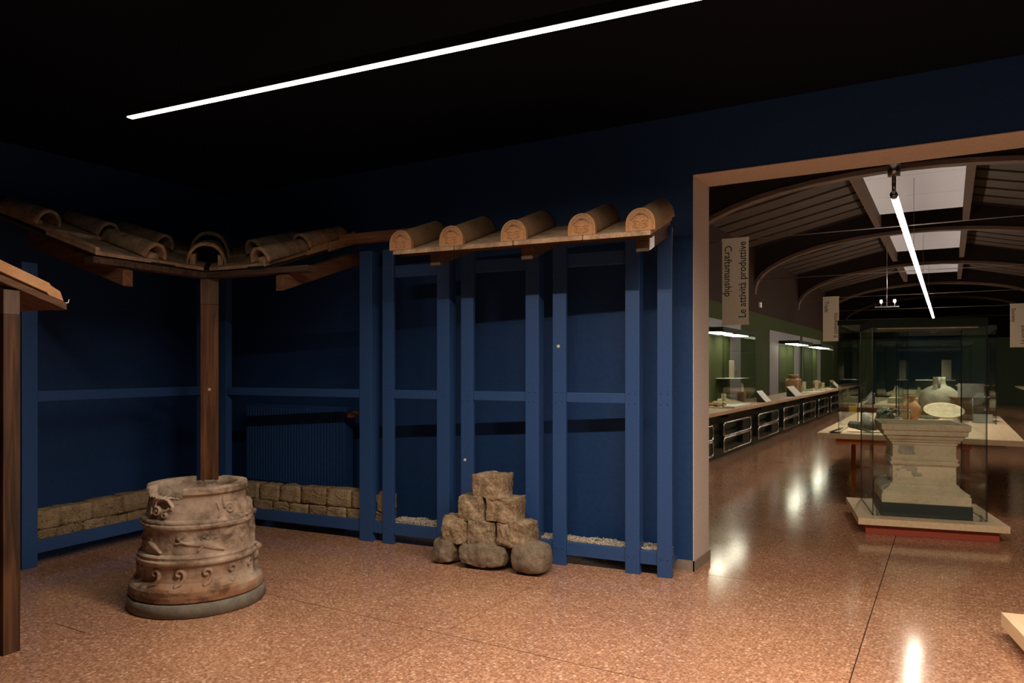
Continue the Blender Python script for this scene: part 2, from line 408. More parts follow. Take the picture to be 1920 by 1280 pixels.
YW0, YW1, XJ, ZD = 5.357, 5.747, -1.621, 2.912
XR = 1.75
struct('wall_back', MB().box(-6.95, XJ, YW0, YW1, 0, 5.2).box(XR, 3.4, YW0, YW1, 0, 5.2).box(XJ, XR, YW0, YW1, ZD, 5.2), 'wall_blue', label='dark blue wall with a wide opening into the hall')
rev = MB()
e = 0.004
rev.box(XJ-0.002, XJ+e, YW0-0.004, YW1+0.004, 0, ZD)
rev.box(XR-e, XR+0.002, YW0-0.004, YW1+0.004, 0, ZD)
rev.box(XJ, XR, YW0-0.004, YW1+0.004, ZD-e, ZD+0.002)
struct('trim_1', rev, 'reveal', label='beige plastered reveal of the opening')
struct('wall_hall_front', MB().box(-3.85, XJ-0.002, YW1, YW1+0.02, 0, 5.2).box(XR, 3.0, YW1, YW1+0.02, 0, 5.2).box(XJ, XR, YW1, YW1+0.02, ZD+0.002, 5.2), 'brown')
struct('baseboard_back', MB().box(-6.75, XJ+0.012, YW0-0.014, YW0-0.001, 0, 0.075).box(XJ+0.001, XJ+0.014, YW0-0.014, YW1+0.014, 0, 0.075), 'skirt')
struct('wall_left', MB().box(-6.95, -6.75, -3.7, 5.6, 0, 3.5), 'wall_blue')
struct('wall_right', MB().box(3.2, 3.4, -3.7, YW0, 0, 3.5), 'wall_blue')
struct('wall_rear', MB().box(-6.95, 3.4, -3.9, -3.7, 0, 3.5), 'wall_blue')
struct('ceiling', MB().box(-6.95, 3.4, -3.9, YW0, 3.367, 3.5), 'ceil_black', label='near-black ceiling')

# hall
HX0, HX1, HC = -3.85, 2.85, -0.5
HYE = 37.2
struct('wall_hall_left', MB().box(HX0-0.2, HX0, YW1, HYE, 0, 2.76, 0).box(HX0-0.2, HX0, YW1, HYE, 2.76, 5.2, 1), ['green', 'brown'], label='hall wall, olive green below and dark brown above')
struct('wall_hall_right', MB().box(HX1, HX1+0.2, YW1, HYE, 0, 2.76, 0).box(HX1, HX1+0.2, YW1, HYE, 2.76, 5.2, 1), ['endgreen', 'brown'])
struct('wall_hall_end', MB().box(HX0-0.2, HX1+0.2, HYE, HYE+0.2, 0, 2.76, 0).box(HX0-0.2, HX1+0.2, HYE, HYE+0.2, 2.76, 5.2, 1), ['endgreen', 'deck'])
# roof deck of the hall: two slopes and a flat crown with white panels
def zroof(x):
    a = abs(x-HC)
    return 4.78 if a < 0.95 else 4.78 - (a-0.95)*0.235
roof = MB()
for sgn in (-1, 1):
    x1 = HC+sgn*0.82; x2 = HC+sgn*3.5
    poly = [(x1, 4.80), (x2, 4.80-2.68*0.235), (x2, 4.95), (x1, 4.95)]
    roof.prism(poly, 'y', YW1, HYE)
roof.box(HC-0.82, HC+0.82, YW1, HYE, 4.9, 4.95)
hc = struct('ceiling_hall', roof, 'deck', label='dark timber roof of the hall with laminated arches and white panels')
prof = [(-3.85, 3.18), (-3.83, 3.35), (-3.777, 3.479), (-3.66, 3.62), (-3.517, 3.732), (-3.25, 3.87), (-2.951, 3.988), (-2.6, 4.09), (-2.241, 4.165), (-1.75, 4.235), (-1.283, 4.277), (-0.9, 4.3), (-0.5, 4.31)]
full = prof + [(2*HC-x, z) for x, z in prof[::-1][1:]]
arches = [6.3, 11.9, 17.55, 23.2, 28.8, 34.4]
am = MB(); rows = []; web = MB(); wr = []
for i, (x, z) in enumerate(full):
    a = full[max(i-1, 0)]; b = full[min(i+1, len(full)-1)]
    dx, dz = b[0]-a[0], b[1]-a[1]; l = math.hypot(dx, dz); nx, nz = -dz/l, dx/l
    h = 0.07
    ox = min(max(x+nx*h, HX0-0.02), HX1+0.02); oz = z+nz*h
    rows.append([(x, -0.09, z), (x, 0.09, z), (ox, 0.09, oz), (ox, -0.09, oz)])
    wr.append([(ox, -0.06, oz-0.005), (ox, 0.06, oz-0.005), (ox, 0.06, max(zroof(ox)+0.06, oz)), (ox, -0.06, max(zroof(ox)+0.06, oz))])
am.sweep(rows, close=True); web.sweep(wr, close=True)
ame = am.mesh('arch', 'gluelam'); wbe = web.mesh('arch_web', 'deck')
tie = MB().tube([(HX0, 0, 3.512), (HX1, 0, 3.512)], 0.008, 6).mesh('tie_rod', 'rod')
pm = MB()
for y in arches:
    o = struct('arch', ame, None, hc); o.location = (0, y, 0)
    o2 = struct('arch_web', wbe, None, o)
    o = struct('tie_rod', tie, None, hc); o.location = (0, y, 0)
def plank(sgn):
    xa, xb = HC+sgn*0.87, HC+sgn*3.35
    za, zb = zroof(xa), zroof(xb)
    return MB().prism([(xa, za-0.03), (xb, zb-0.03), (xb, zb+0.0), (xa, za+0.0)], 'y', 0, 0.55).mesh('ceiling_board', 'purlin')
pk_ = {-1: plank(-1), 1: plank(1)}
bea = MB().box(-0.055, 0.055, 0.1, 5.28, -0.2, 0.1).mesh('skylight_beam', 'gluelam')
for k in range(4):
    y = arches[k]
    for sgn in (-1, 1):
        for i in range(7):
            o = struct('ceiling_board', pk_[sgn], None, hc); o.location = (0, y+0.35+i*0.7, 0)
        o = struct('skylight_beam', bea, None, hc); o.location = (HC+sgn*0.78, y, 4.6)
    # white panels between the beams, in three fields with shadow joints
    for i in range(3):
        y0 = y+0.1+i*1.62; 
        struct('skylight_panel', MB().box(HC-0.725, HC+0.725, y0+0.012, y0+1.608, 4.62, 4.64), 'skylight', hc)
struct('baseboard_hall', MB().box(HX1-0.02, HX1, YW1, HYE, 0, 0.08), 'black')

# ================================================================ LIGHTS
def strip_light(u0, u1, v, z, mat, label):
    t = rthing('strip_light', label, 'light', (u0+u1)/2, v, z)
    o = og(t)
    part('diffuser', MB().box(u0, u1, v-0.018, v+0.018, z-0.006, z), mat, t, o)
    part('housing', MB().box(u0-0.004, u1+0.004, v-0.021, v+0.021, z+0.0005, z+0.05), 'black', t, o)
    n = 4
    for i in range(n):
        u = u0+0.4+(u1-u0-0.8)*i/(n-1)
        part('cable', MB().tube([(u, v, z+0.05), (u, v, 3.366)], 0.002, 6), 'black', t, o)
strip_light(-3.88, 3.02, 2.96, 2.965, 'strip', 'long warm white strip light hanging in front of the tiled roofs')
strip_light(-0.22, 3.0, -1.2, 2.965, 'strip2', 'long strip light hanging behind the viewer')

t = thing('tube_light', 'long bright tube light hanging down the middle of the hall', 'light', (-0.5, 19.75, 3.3))
part('tube', MB().prism([(0.034*math.cos(a), 0.034*math.sin(a)) for a in np.linspace(R(150), R(390), 17)], 'y', -11.0, 11.0), 'tube', t)
part('housing', MB().prism([(0.0355*math.cos(a), 0.001+0.0355*math.sin(a)) for a in np.linspace(R(31), R(149), 9)], 'y', -11.0, 11.0), 'steel', t)
part('end_cap', MB().tube([(0, -11.1, 0), (0, -11.0, 0)], 0.037, 14), 'steel', t)
part('end_cap', MB().tube([(0, 11.0, 0), (0, 11.1, 0)], 0.037, 14), 'steel', t)
part('gear_box', MB().tube([(0, -11.05, 0.2), (0, -11.05, 0.33)], 0.06, 16), 'steel', t)
part('hanger', MB().tube([(0, -11.05, 0.03), (0, -11.05, 0.2)], 0.02, 10), 'steel', t)
part('stem', MB().tube([(0.0, -11.05, 0.33), (-0.06, -11.3, 0.68), (-0.1, -11.6, 1.3)], 0.014, 8), 'steel', t)
for y in (-6, -1, 4, 9):
    part('cable', MB().tube([(0, y, 0.034), (0.0, y, 1.3)], 0.003, 6), 'rod', t)

t = thing('spotlight_bar', 'small twin spotlight bar hanging left of the long tube light', 'light', (-1.248, 19.2, 2.9))
part('bar', MB().box(-0.25, 0.25, -0.03, 0.03, -0.015, 0.015), 'steel', t)
part('stem', MB().tube([(0, 0, 0), (0, 0, 1.7)], 0.008, 6), 'steel', t)
for x in (-0.12, 0.16):
    part('lamp', MB().tube([(x, 0, 0.1), (x, 0, 0.16)], 0.025, 10), 'spot', t)
    part('bracket', MB().tube([(x, 0, 0.01), (x, 0, 0.1)], 0.01, 6), 'steel', t)

solo('wall_sensor', MB().box(0, 0.05, -0.09, 0.09, -0.06, 0.06), 'plasticw', 'small white box on the brown upper hall wall', 'sensor', (HX0, 17.9, 2.96), bv=0.008)

# ================================================================ BLUE TIMBER FRAMES
VF, UF = 5.22, -5.60
fr = rthing('timber_frame', 'long blue timber frame of posts and rails along the back wall', 'frame', -3.4, VF)
o = og(fr)
posts = [(-3.93, -3.80, 0.11), (-3.69, -3.58, 0.035), (-3.151, -3.034, 0.11), (-2.925, -2.813, 0.035), (-2.353, -2.241, 0.11), (-2.126, -2.017, 0.035), (-1.556, -1.449, 0.11), (-1.320, -1.213, 0.035)]
def ztop(u, v):  # keeps clear of the roof
    return 2.325 + (v-4.54)*0.335 - 0.045
for a, b, d in posts:
    p = part('post', MB().box(a, b, VF, VF+d, 0, 2.50 if d < .05 else 2.50), 'frame_blue', fr, o, bv=0.003)
    for zz in (0.13, 1.235, 1.31, 2.2):
        for uu in (a+0.03, b-0.03):
            part('screw', MB().tube([(uu, VF-0.003, zz), (uu, VF+0.004, zz)], 0.006, 8), 'frame_blue', p, o)
def rail(name, a, b, z0, z1, v0=VF+0.012, v1=VF+0.05):
    part(name, MB().box(a, b, v0, v1, z0, z1), 'frame_blue', fr, o, bv=0.003)
gaps = [(-5.50, -3.93), (-3.80, -3.69), (-3.58, -3.151), (-3.034, -2.925), (-2.813, -2.353), (-2.241, -2.126), (-2.017, -1.556), (-1.449, -1.320)]
for k, (a, b) in enumerate(gaps):
    rail('bottom_rail', a, b, 0.078, 0.175)
    if k in (0, 2, 4, 6):
        rail('middle_rail', a, b, 1.235, 1.308, VF+0.008, VF+0.036)
    if k in (2, 4, 6):
        rail('top_rail', a, b, 2.26, 2.36, VF+0.03, VF+0.07)
part('base_board', MB().box(-5.5, -1.22, VF+0.05, VF+0.21, 0.085, 0.115), 'frame_blue', fr, o)
for uu, zz in ((-2.078, 1.658), (-2.886, 0.752)):
    bt = part('button', MB().lathe([(0.013, 0), (0.013, 0.004), (0.009, 0.007), (0.004, 0.007), (0.004, 0.004), (0.0001, 0.004)], 20).move(lambda p: Vector((p.x+uu, VF-p.z, p.y+zz))), 'white', fr, o, label='small white round button on a post')
fl2 = rthing('timber_frame', 'blue timber frame along the left wall behind the wellhead', 'frame', UF, 4.3)
o = og(fl2)
for a, b in ((3.384, 3.50), (5.02, 5.20)):
    part('post', MB().box(UF-0.06, UF, a, b, 0, 2.28), 'frame_blue', fl2, o, bv=0.003)
part('post', MB().box(-5.60, -5.50, 5.225, 5.30, 0, 2.4), 'frame_blue', fl2, o, bv=0.003)
for nm, z0, z1 in (('bottom_rail', 0.096, 0.193), ('middle_rail', 1.24, 1.32)):
    part(nm, MB().box(UF-0.045, UF-0.01, 3.50, 5.02, z0, z1), 'frame_blue', fl2, o, bv=0.003)
part('base_board', MB().box(UF-0.32, UF-0.045, 3.384, 5.1, 0.085, 0.115), 'frame_blue', fl2, o)

# ================================================================ radiator behind the frame
t = thing('radiator', 'wide ribbed dark blue radiator on the wall behind the frame corner', 'radiator', (-5.53, 5.3, 0.0))
fins = MB()
n = 34
for i in range(n):
    x = -0.66+1.32*i/(n-1)
    fins.box(x-0.015, x+0.015, -0.17, -0.05, 0.36, 1.1)
part('rib', fins, 'wall_blue', t, kind='stuff', bv=0.004)
part('header', MB().box(-0.68, 0.68, -0.16, -0.06, 1.085, 1.127), 'wall_blue', t, bv=0.006)
part('header', MB().box(-0.68, 0.68, -0.16, -0.06, 0.33, 0.37), 'wall_blue', t, bv=0.006)
part('valve', MB().tube([(0.68, -0.11, 1.06), (0.78, -0.11, 1.06)], 0.022, 10).tube([(0.76, -0.11, 1.06), (0.76, -0.2, 1.06)], 0.03, 10), 'terra', t)
for x in (-0.5, 0.5):
    part('foot', MB().box(x-0.02, x+0.02, -0.16, 0.05, 0.0, 0.34), 'wall_blue', t)

# ================================================================ mud brick walls
def wob(p, a, f, s=0.0):
    q = Vector((p[0]*f+s, p[1]*f+s*1.7, p[2]*f-s))
    return Vector((mn.noise(q), mn.noise(q+Vector((31, 7, 3))), mn.noise(q+Vector((-9, 17, 40)))))*a
def rough_block(L, Wd, H, seed, amp=0.012, sub=5, rnd=0.0, f=9):
    """block with rounded, uneven edges centred on the origin"""
    mb = MB(); n = sub
    verts = {}
    def P(i, j, k):
        key = (i, j, k)
        if key in verts: return verts[key]
        a = np.array([2*i/n-1, 2*j/n-1, 2*k/n-1], float)
        s = np.sqrt(np.maximum(0, np.array([1-a[1]**2/2-a[2]**2/2+a[1]**2*a[2]**2/3, 1-a[0]**2/2-a[2]**2/2+a[0]**2*a[2]**2/3, 1-a[0]**2/2-a[1]**2/2+a[0]**2*a[1]**2/3])))*a
        sp = s*1.12
        q = a*(1-rnd)+sp*rnd
        v = Vector((q[0]*L/2, q[1]*Wd/2, q[2]*H/2))
        v += wob(v, amp, f, seed*3.7)+wob(v, amp*0.45, f*3, seed*1.3)
        verts[key] = len(mb.v); mb.v.append(tuple(v)); return verts[key]
    for a in range(n):
        for b in range(n):
            for side in (0, n):
                for mk in (lambda x, y: (side, x, y), lambda x, y: (x, side, y), lambda x, y: (x, y, side)):
                    mb.f.append([P(*mk(a, b)), P(*mk(a+1, b)), P(*mk(a+1, b+1)), P(*mk(a, b+1))]); mb.mi.append(0); mb.sm.append(True)
    return mb
rng = random.Random(3)
def mud_wall(label, along, c, a0, a1, topf):
    """bricks in two courses; along 'u' or 'v', c = coordinate of the front face"""
    mid = (a0+a1)/2
    t = rthing('mud_brick_wall', label, 'wall', *((mid, c) if along == 'u' else (c, mid)))
    o = og(t); sg = 1 if along == 'u' else -1
    core = MB()
    if along == 'u': core.box(a0+0.01, a1-0.01, c+0.018, c+0.13, 0.117, 0.36)
    else: core.box(c-0.13, c-0.018, a0+0.01, a1-0.01, 0.117, 0.36)
    part('mud_mortar', core, 'mudjoint', t, o)
    for row, (z0, z1) in enumerate(((0.118, 0.248), (0.256, 0.395))):
        x = a0-rng.random()*0.05
        while x < a1-0.05:
            L = rng.uniform(0.17, 0.26) if row == 0 else rng.uniform(0.24, 0.3)
            xa, xb = max(x, a0), min(x+L, a1)
            if xb-xa > 0.05:
                zt = z1 if row == 0 else topf((xa+xb)/2)
                b = rough_block(xb-xa-0.004, 0.14, zt-z0+0.003, rng.random()*50, 0.011, 7, 0.05, 12)
                dv = rng.uniform(-0.006, 0.006)
                cx = (xa+xb)/2
                if along == 'u': b.move(lambda p: p+Vector((cx, c+0.07+dv, (z0+zt)/2)))
                else: b.move(lambda p: Vector((p.y+c-0.07-dv, p.x+cx, p.z+(z0+zt)/2)))
                part('brick', b, rng.choice(['mud', 'mud2']), t, o)
            x += L
    st = MB()
    for _ in range(260):
        x = rng.uniform(a0, a1); zz = rng.uniform(0.13, 0.37)
        if along == 'v' and rng.random() < 0.75: x = rng.uniform(a0, a0+0.8)
        an = rng.uniform(0, math.pi); l = rng.uniform(0.02, 0.07)
        dx, dz = math.cos(an)*l, math.sin(an)*l*0.6
        f = lambda q, zq, dd: (q, c-0.008-dd, zq) if along == 'u' else (c+0.008+dd, q, zq)
        st.tube([f(x, zz, 0), f(x+dx, zz+dz, rng.uniform(0, 0.02))], 0.0015, 4)
    part('straw', st, 'straw', t, o, kind='stuff')
mud_wall('low mud brick wall behind the left frame', 'v', UF-0.09, 3.50, 5.35, lambda x: 0.402+0.008*math.sin(x*3))
mud_wall('low mud brick wall behind the back frame near the corner', 'u', VF+0.07, -5.43, -3.68, lambda x: 0.402+0.008*math.sin(x*4))

# ================================================================ gravel beds
def gravel(label, a, b, z, nst):
    mid = (a+b)/2; mb = MB()
    mb.box(a, b, VF+0.056, VF+0.20, 0.116, z-0.02)
    r = random.Random(int(abs(a)*100))
    for i in range(nst):
        cx, cy = r.uniform(a, b), r.uniform(VF+0.056, VF+0.20)
        front = r.random() < 0.45
        if front: cy = VF+0.056
        cz = r.uniform(0.125, z) if front else z-0.01+0.015*mn.noise(Vector((cx*8, cy*8, 0)))+r.uniform(0, 0.012)
        s = r.uniform(0.004, 0.0085)
        vs = [(cx+s*r.uniform(.7, 1.2), cy, cz), (cx-s*r.uniform(.7, 1.2), cy, cz), (cx, cy+s, cz), (cx, cy-s, cz), (cx, cy, cz+s*r.uniform(.6, 1)), (cx, cy, cz-s)]
        mb.add(vs, [(0,2,4), (2,1,4), (1,3,4), (3,0,4), (2,0,5), (1,2,5), (3,1,5), (0,3,5)])
    solo('gravel_bed', mb, 'gravel', label, 'gravel', W(mid, VF+0.13, 0.116), RZ, kind='stuff', org=(mid, VF+0.13, 0.116))
gravel('bed of pale gravel behind the blue rail left of the stone pile', -3.60, -3.05, 0.20, 2600)
gravel('bed of pale gravel behind the blue rail right of the stone pile', -2.34, -1.25, 0.185, 4800)

# ================================================================ stone pile
stones = [
 ('small grey-brown boulder at the left foot of the stone pile', 'cobble', -2.885, 4.93, 0.0, 0.20, 0.20, 0.185, 0.75, 3, 0.02),
 ('long flat grey-brown boulder in the middle of the bottom row', 'cobble', -2.545, 4.92, 0.0, 0.375, 0.22, 0.165, 0.55, 5, 0.02),
 ('large smooth oval boulder at the right foot of the stone pile', 'cobble', -2.17, 4.93, 0.0, 0.275, 0.24, 0.215, 0.85, 8, 0.008),
 ('tan squared stone with a crack, left end of the second row', 'stoneA', -2.79, 4.96, 0.155, 0.235, 0.20, 0.20, 0.22, 11, 0.02),
 ('squared stone with pale speckles in the middle of the second row', 'stoneB', -2.562, 4.95, 0.155, 0.225, 0.19, 0.19, 0.2, 14, 0.012),
 ('wide squared stone at the right end of the second row', 'stoneA', -2.297, 4.96, 0.165, 0.275, 0.21, 0.195, 0.3, 17, 0.018),
 ('squared tan stone at the left of the two in the third row', 'stoneB', -2.657, 4.97, 0.338, 0.225, 0.19, 0.185, 0.22, 21, 0.014),
 ('squared rough stone at the right of the two in the third row', 'stoneA', -2.40, 4.97, 0.345, 0.26, 0.20, 0.18, 0.1, 26, 0.012),
 ('single squared stone on the very top of the pile', 'stoneA', -2.51, 4.98, 0.512, 0.27, 0.19, 0.175, 0.12, 29, 0.016)]
for lab, mt, u, v, z, L, Wd, H, rnd, seed, amp in stones:
    mb = rough_block(L*(0.95 if rnd < 0.5 else 1), Wd, H, seed, amp, 30, rnd*0.8, 11 if rnd < 0.5 else 7)
    mb.move(lambda p: p+wob(p, 0.002 if rnd < 0.5 else 0.0012, 75, seed))
    zs = min(p[2] for p in mb.v)
    mb.move(lambda p: p-Vector((0, 0, zs)))
    if rnd < 0.4: # squared tapering block
        mb.move(lambda p: Vector((p.x*(1-0.12*max(0, p.y/Wd)), p.y, p.z)))
    solo('stone', mb, mt, lab, 'stone', W(u, v, z), RZ+R(((seed*37) % 17)-8), group=None)

# ================================================================ wellhead (puteal)
def seg_dist(px, py, pts):
    d = np.full(px.shape, 9.0)
    for (ax, ay), (bx, by) in zip(pts[:-1], pts[1:]):
        vx, vy = bx-ax, by-ay; l2 = vx*vx+vy*vy+1e-12
        t = np.clip(((px-ax)*vx+(py-ay)*vy)/l2, 0, 1)
        d = np.minimum(d, np.hypot(px-ax-t*vx, py-ay-t*vy))
    return d
def spiral(cx, cy, r0, r1, a0, turns, n=26):
    return [(cx+(r0+(r1-r0)*i/n)*math.cos(a0+turns*2*math.pi*i/n), cy+(r0+(r1-r0)*i/n)*math.sin(a0+turns*2*math.pi*i/n)) for i in range(n+1)]
def wellhead():
    t = rthing('stone_wellhead', 'carved round stone wellhead with broken rim on a grey base', 'wellhead', -3.885, 3.46)
    base = MB()
    prof = [(0.40, 0.0), (0.413, 0.006), (0.415, 0.075), (0.405, 0.083), (0.30, 0.083)]
    base.lathe(prof, 96)
    part('base_slab', base, 'greybase', t, label='plain grey base disc')
    thc = R(-41.7)          # towards the viewer
    outer = [(0.385, 0.084), (0.402, 0.092), (0.405, 0.12), (0.402, 0.155), (0.388, 0.172), (0.368, 0.182), (0.352, 0.196), (0.344, 0.22), (0.341, 0.26), (0.341, 0.285), (0.352, 0.293), (0.362, 0.304), (0.362, 0.318), (0.352, 0.327), (0.35, 0.335), (0.353, 0.345), (0.345, 0.354), (0.330, 0.362),
             (0.326, 0.40), (0.320, 0.46), (0.318, 0.50), (0.326, 0.508), (0.337, 0.518), (0.337, 0.532), (0.328, 0.541), (0.33, 0.550), (0.326, 0.560), (0.308, 0.568), (0.300, 0.60), (0.291, 0.65), (0.286, 0.69), (0.284, 0.708), (0.296, 0.714), (0.303, 0.72), (0.303, 0.748), (0.298, 0.758)]
    # resample
    pr = np.array(outer); seg = np.hypot(*np.diff(pr, axis=0).T); cu = np.concatenate([[0], np.cumsum(seg)])
    m_out = 300; s = np.linspace(0, cu[-1], m_out)
    ro = np.interp(s, cu, pr[:, 0]); zo = np.interp(s, cu, pr[:, 1])
    n = 560; th = np.linspace(0, 2*np.pi, n, endpoint=False)
    TH, RO = np.meshgrid(th, ro); _, ZO = np.meshgrid(th, zo)
    ph = (TH-thc+np.pi) % (2*np.pi)-np.pi      # angle from the viewer's side, + = to the right in the picture
    disp = np.zeros_like(TH)
    def relief(pts, width, height, xs, zlo, zhi, r=0.33):
        """pts in (arc metres, z); xs = centre angle in degrees"""
        nonlocal disp
        x = (ph-R(xs)+np.pi) % (2*np.pi)-np.pi
        x = x*r
        msk = (np.abs(x) < 0.2) & (ZO > zlo-0.02) & (ZO < zhi+0.02)
        d = np.full(TH.shape, 9.0); d[msk] = seg_dist(x[msk], ZO[msk], pts)
        k = np.clip(1-d/width, 0, 1); disp = np.maximum(disp, height*np.sqrt(np.clip(k*(2-k), 0, 1)))
    # lower band: running hooks
    for i in range(14):
        xs = -44+i*25.7
        hook = [(-0.012, 0.188), (0.014, 0.198), (0.029, 0.225), (0.03, 0.25)]+spiral(0.002, 0.25, 0.028, 0.008, 0.0, 0.75, 16)
        relief(hook, 0.011, 0.018, xs, 0.18, 0.285, 0.345)
    # middle band: dolphins
    def dolphin(xs, sc=1.0, zc=0.425):
        nonlocal disp
        r = 0.325
        body = [(-0.10*sc, zc+0.012), (-0.06*sc, zc+0.002), (-0.02*sc, zc+0.004), (0.03*sc, zc+0.0), (0.08*sc, zc-0.02), (0.12*sc, zc-0.04), (0.145*sc, zc-0.052)]
        rad = [0.006, 0.011, 0.019, 0.026, 0.022, 0.012, 0.004]
        x = ((ph-R(xs)+np.pi) % (2*np.pi)-np.pi)*r
        for (a, b, ra, rb) in zip(body[:-1], body[1:], rad[:-1], rad[1:]):
            vx, vy = b[0]-a[0], b[1]-a[1]; l2 = vx*vx+vy*vy
            q = np.clip(((x-a[0])*vx+(ZO-a[1])*vy)/l2, 0, 1)
            d = np.hypot(x-a[0]-q*vx, ZO-a[1]-q*vy); rr = (ra+(rb-ra)*q)*sc
            k = np.clip(1-d/rr, 0, 1); disp = np.maximum(disp, 0.013*np.sqrt(np.clip(k*(2-k), 0, 1)))
        relief([(-0.10*sc, zc+0.012), (-0.125*sc, zc+0.035)], 0.008, 0.011, xs, 0.34, 0.51, r)
        relief([(-0.10*sc, zc+0.012), (-0.135*sc, zc+0.004)], 0.008, 0.011, xs, 0.34, 0.51, r)
        relief([(0.02*sc, zc-0.015), (-0.005*sc, zc-0.04)], 0.008, 0.010, xs, 0.34, 0.51, r)
        relief([(0.01*sc, zc+0.02), (0.02*sc, zc+0.04), (0.05*sc, zc+0.025)], 0.008, 0.010, xs, 0.34, 0.51, r)
    dolphin(1); dolphin(-62, 0.9); dolphin(-130); dolphin(130); dolphin(-175)
    relief([(0, 0.36), (0.008, 0.39), (-0.006, 0.42), (0.012, 0.45), (0.0, 0.48)], 0.011, 0.012, 52, 0.35, 0.49)
    relief([(0, 0.36), (0.02, 0.41), (0.0, 0.46), (0.01, 0.5)], 0.022, 0.022, 78, 0.35, 0.49)
    # upper band: scrolls left, spiral right
    relief(spiral(-0.03, 0.615, 0.006, 0.03, 0.5, 1.3)+[(-0.045, 0.66), (-0.03, 0.69)], 0.009, 0.016, -45, 0.56, 0.7, 0.3)
    relief(spiral(0.035, 0.600, 0.005, 0.024, 2.0, -1.1)+[(0.06, 0.64)], 0.009, 0.016, -45, 0.56, 0.7, 0.3)
    relief([(-0.07, 0.60), (-0.075, 0.64), (-0.05, 0.685), (0.0, 0.70), (0.05, 0.685), (0.08, 0.65), (0.075, 0.635)], 0.010, 0.018, -45, 0.56, 0.7, 0.3)
    relief(spiral(0.005, 0.618, 0.005, 0.034, 0, 1.45)+[(-0.034, 0.655), (-0.03, 0.695)], 0.010, 0.015, 36, 0.56, 0.7, 0.3)
    relief([(0, 0.575), (0.012, 0.61), (-0.003, 0.66)], 0.008, 0.01, 22, 0.56, 0.7, 0.3)
    relief([(-0.03, 0.57), (-0.02, 0.6), (0.0, 0.63), (0.0, 0.68)], 0.02, 0.02, 66, 0.56, 0.7, 0.3)
    relief([(0.0, 0.55), (0.005, 0.59), (0.02, 0.62)], 0.024, 0.028, 88, 0.54, 0.66, 0.3)
    for zc in (0.46, 0.28): relief([(0.0, zc-0.03), (0.005, zc), (0.01, zc+0.03)], 0.03, 0.03, 90, zc-0.1, zc+0.1, 0.34)
    # chipped zones and general unevenness
    ns = np.zeros_like(TH)
    for i in range(0, m_out):
        for j in range(0, n, 4):
            x, y = math.cos(th[j])*0.33, math.sin(th[j])*0.33
            a = mn.noise(Vector((x*9, y*9, zo[i]*9)))*0.005+mn.noise(Vector((x*30, y*30, zo[i]*30)))*0.0022
            ns[i, j:j+4] = a
    k5 = np.array([1, 2, 3, 2, 1])/9
    ns = sum(np.roll(ns, d, axis=1)*k for d, k in zip((-2, -1, 0, 1, 2), k5))
    worn = np.clip((0.3-np.abs(ph-R(-70)))/0.3, 0, 1)*(ZO < 0.5)
    Rr = RO+disp*(1-0.5*worn)+ns
    # rim height limit: front-left chip and back notch
    zt = np.full(n, 0.758)
    phi = (th-thc+np.pi) % (2*np.pi)-np.pi
    for j in range(n):
        p = math.degrees(phi[j]); jag = mn.noise(Vector((p*0.25, 3, 1)))*0.014+mn.noise(Vector((p*0.9, 8, 1)))*0.008
        if -86 < p < -17:
            kk = min(1, (p+86)/12, (-17-p)/1.0)
            zt[j] = 0.758-kk*(0.062+jag)
        elif 148 < p or p < -178:
            zt[j] = 0.758-(0.034+jag*1.3)
    Z = np.minimum(ZO, zt[None, :])
    body_r = np.interp(np.minimum(zt, 0.70), zo, ro)
    cut = ZO > zt[None, :]
    Rr = np.where(cut, np.minimum(Rr, body_r[None, :]+0.004+ns), Rr)
    # top ring and inside
    rin = 0.238
    tops = []
    kk = 7
    for q in range(1, kk+1):
        f = q/kk
        rt = Rr[-1]*(1-f)+rin*f
        jz = np.array([mn.noise(Vector((math.cos(a)*r_*28, math.sin(a)*r_*28, 5)))*0.010 if zt[i] < 0.75 else 0 for i, (a, r_) in enumerate(zip(th, rt))])
        tops.append((rt, zt+jz))
    inner = []
    for z in np.linspace(0.72, 0.09, 26):
        inner.append((np.full(n, rin)+np.array([mn.noise(Vector((math.cos(a)*3, math.sin(a)*3, z*9)))*0.006 for a in th]), np.minimum(z, zt-0.004)))
    verts = []
    for i in range(m_out): verts.append(np.stack([Rr[i]*np.cos(th), Rr[i]*np.sin(th), Z[i]], 1))
    for r_, z_ in tops+inner: verts.append(np.stack([r_*np.cos(th), r_*np.sin(th), z_*np.ones(n)], 1))
    V = np.concatenate(verts); rows = len(verts)
    idx = np.arange(rows*n).reshape(rows, n); nx = np.roll(idx, -1, axis=1)
    F = np.stack([idx[:-1], nx[:-1], nx[1:], idx[1:]], -1).reshape(-1, 4)
    me = bpy.data.meshes.new('body')
    me.from_pydata(V.tolist(), [], F.tolist()+[idx[-1].tolist(), idx[0][::-1].tolist()])
    me.materials.append(M['puteal'])
    me.polygons.foreach_set('use_smooth', [True]*len(me.polygons))
    me.update()
    part('body', me, None, t, label='weathered carved drum with dolphins, scrolls and wave hooks in relief')
    return t
wellhead()

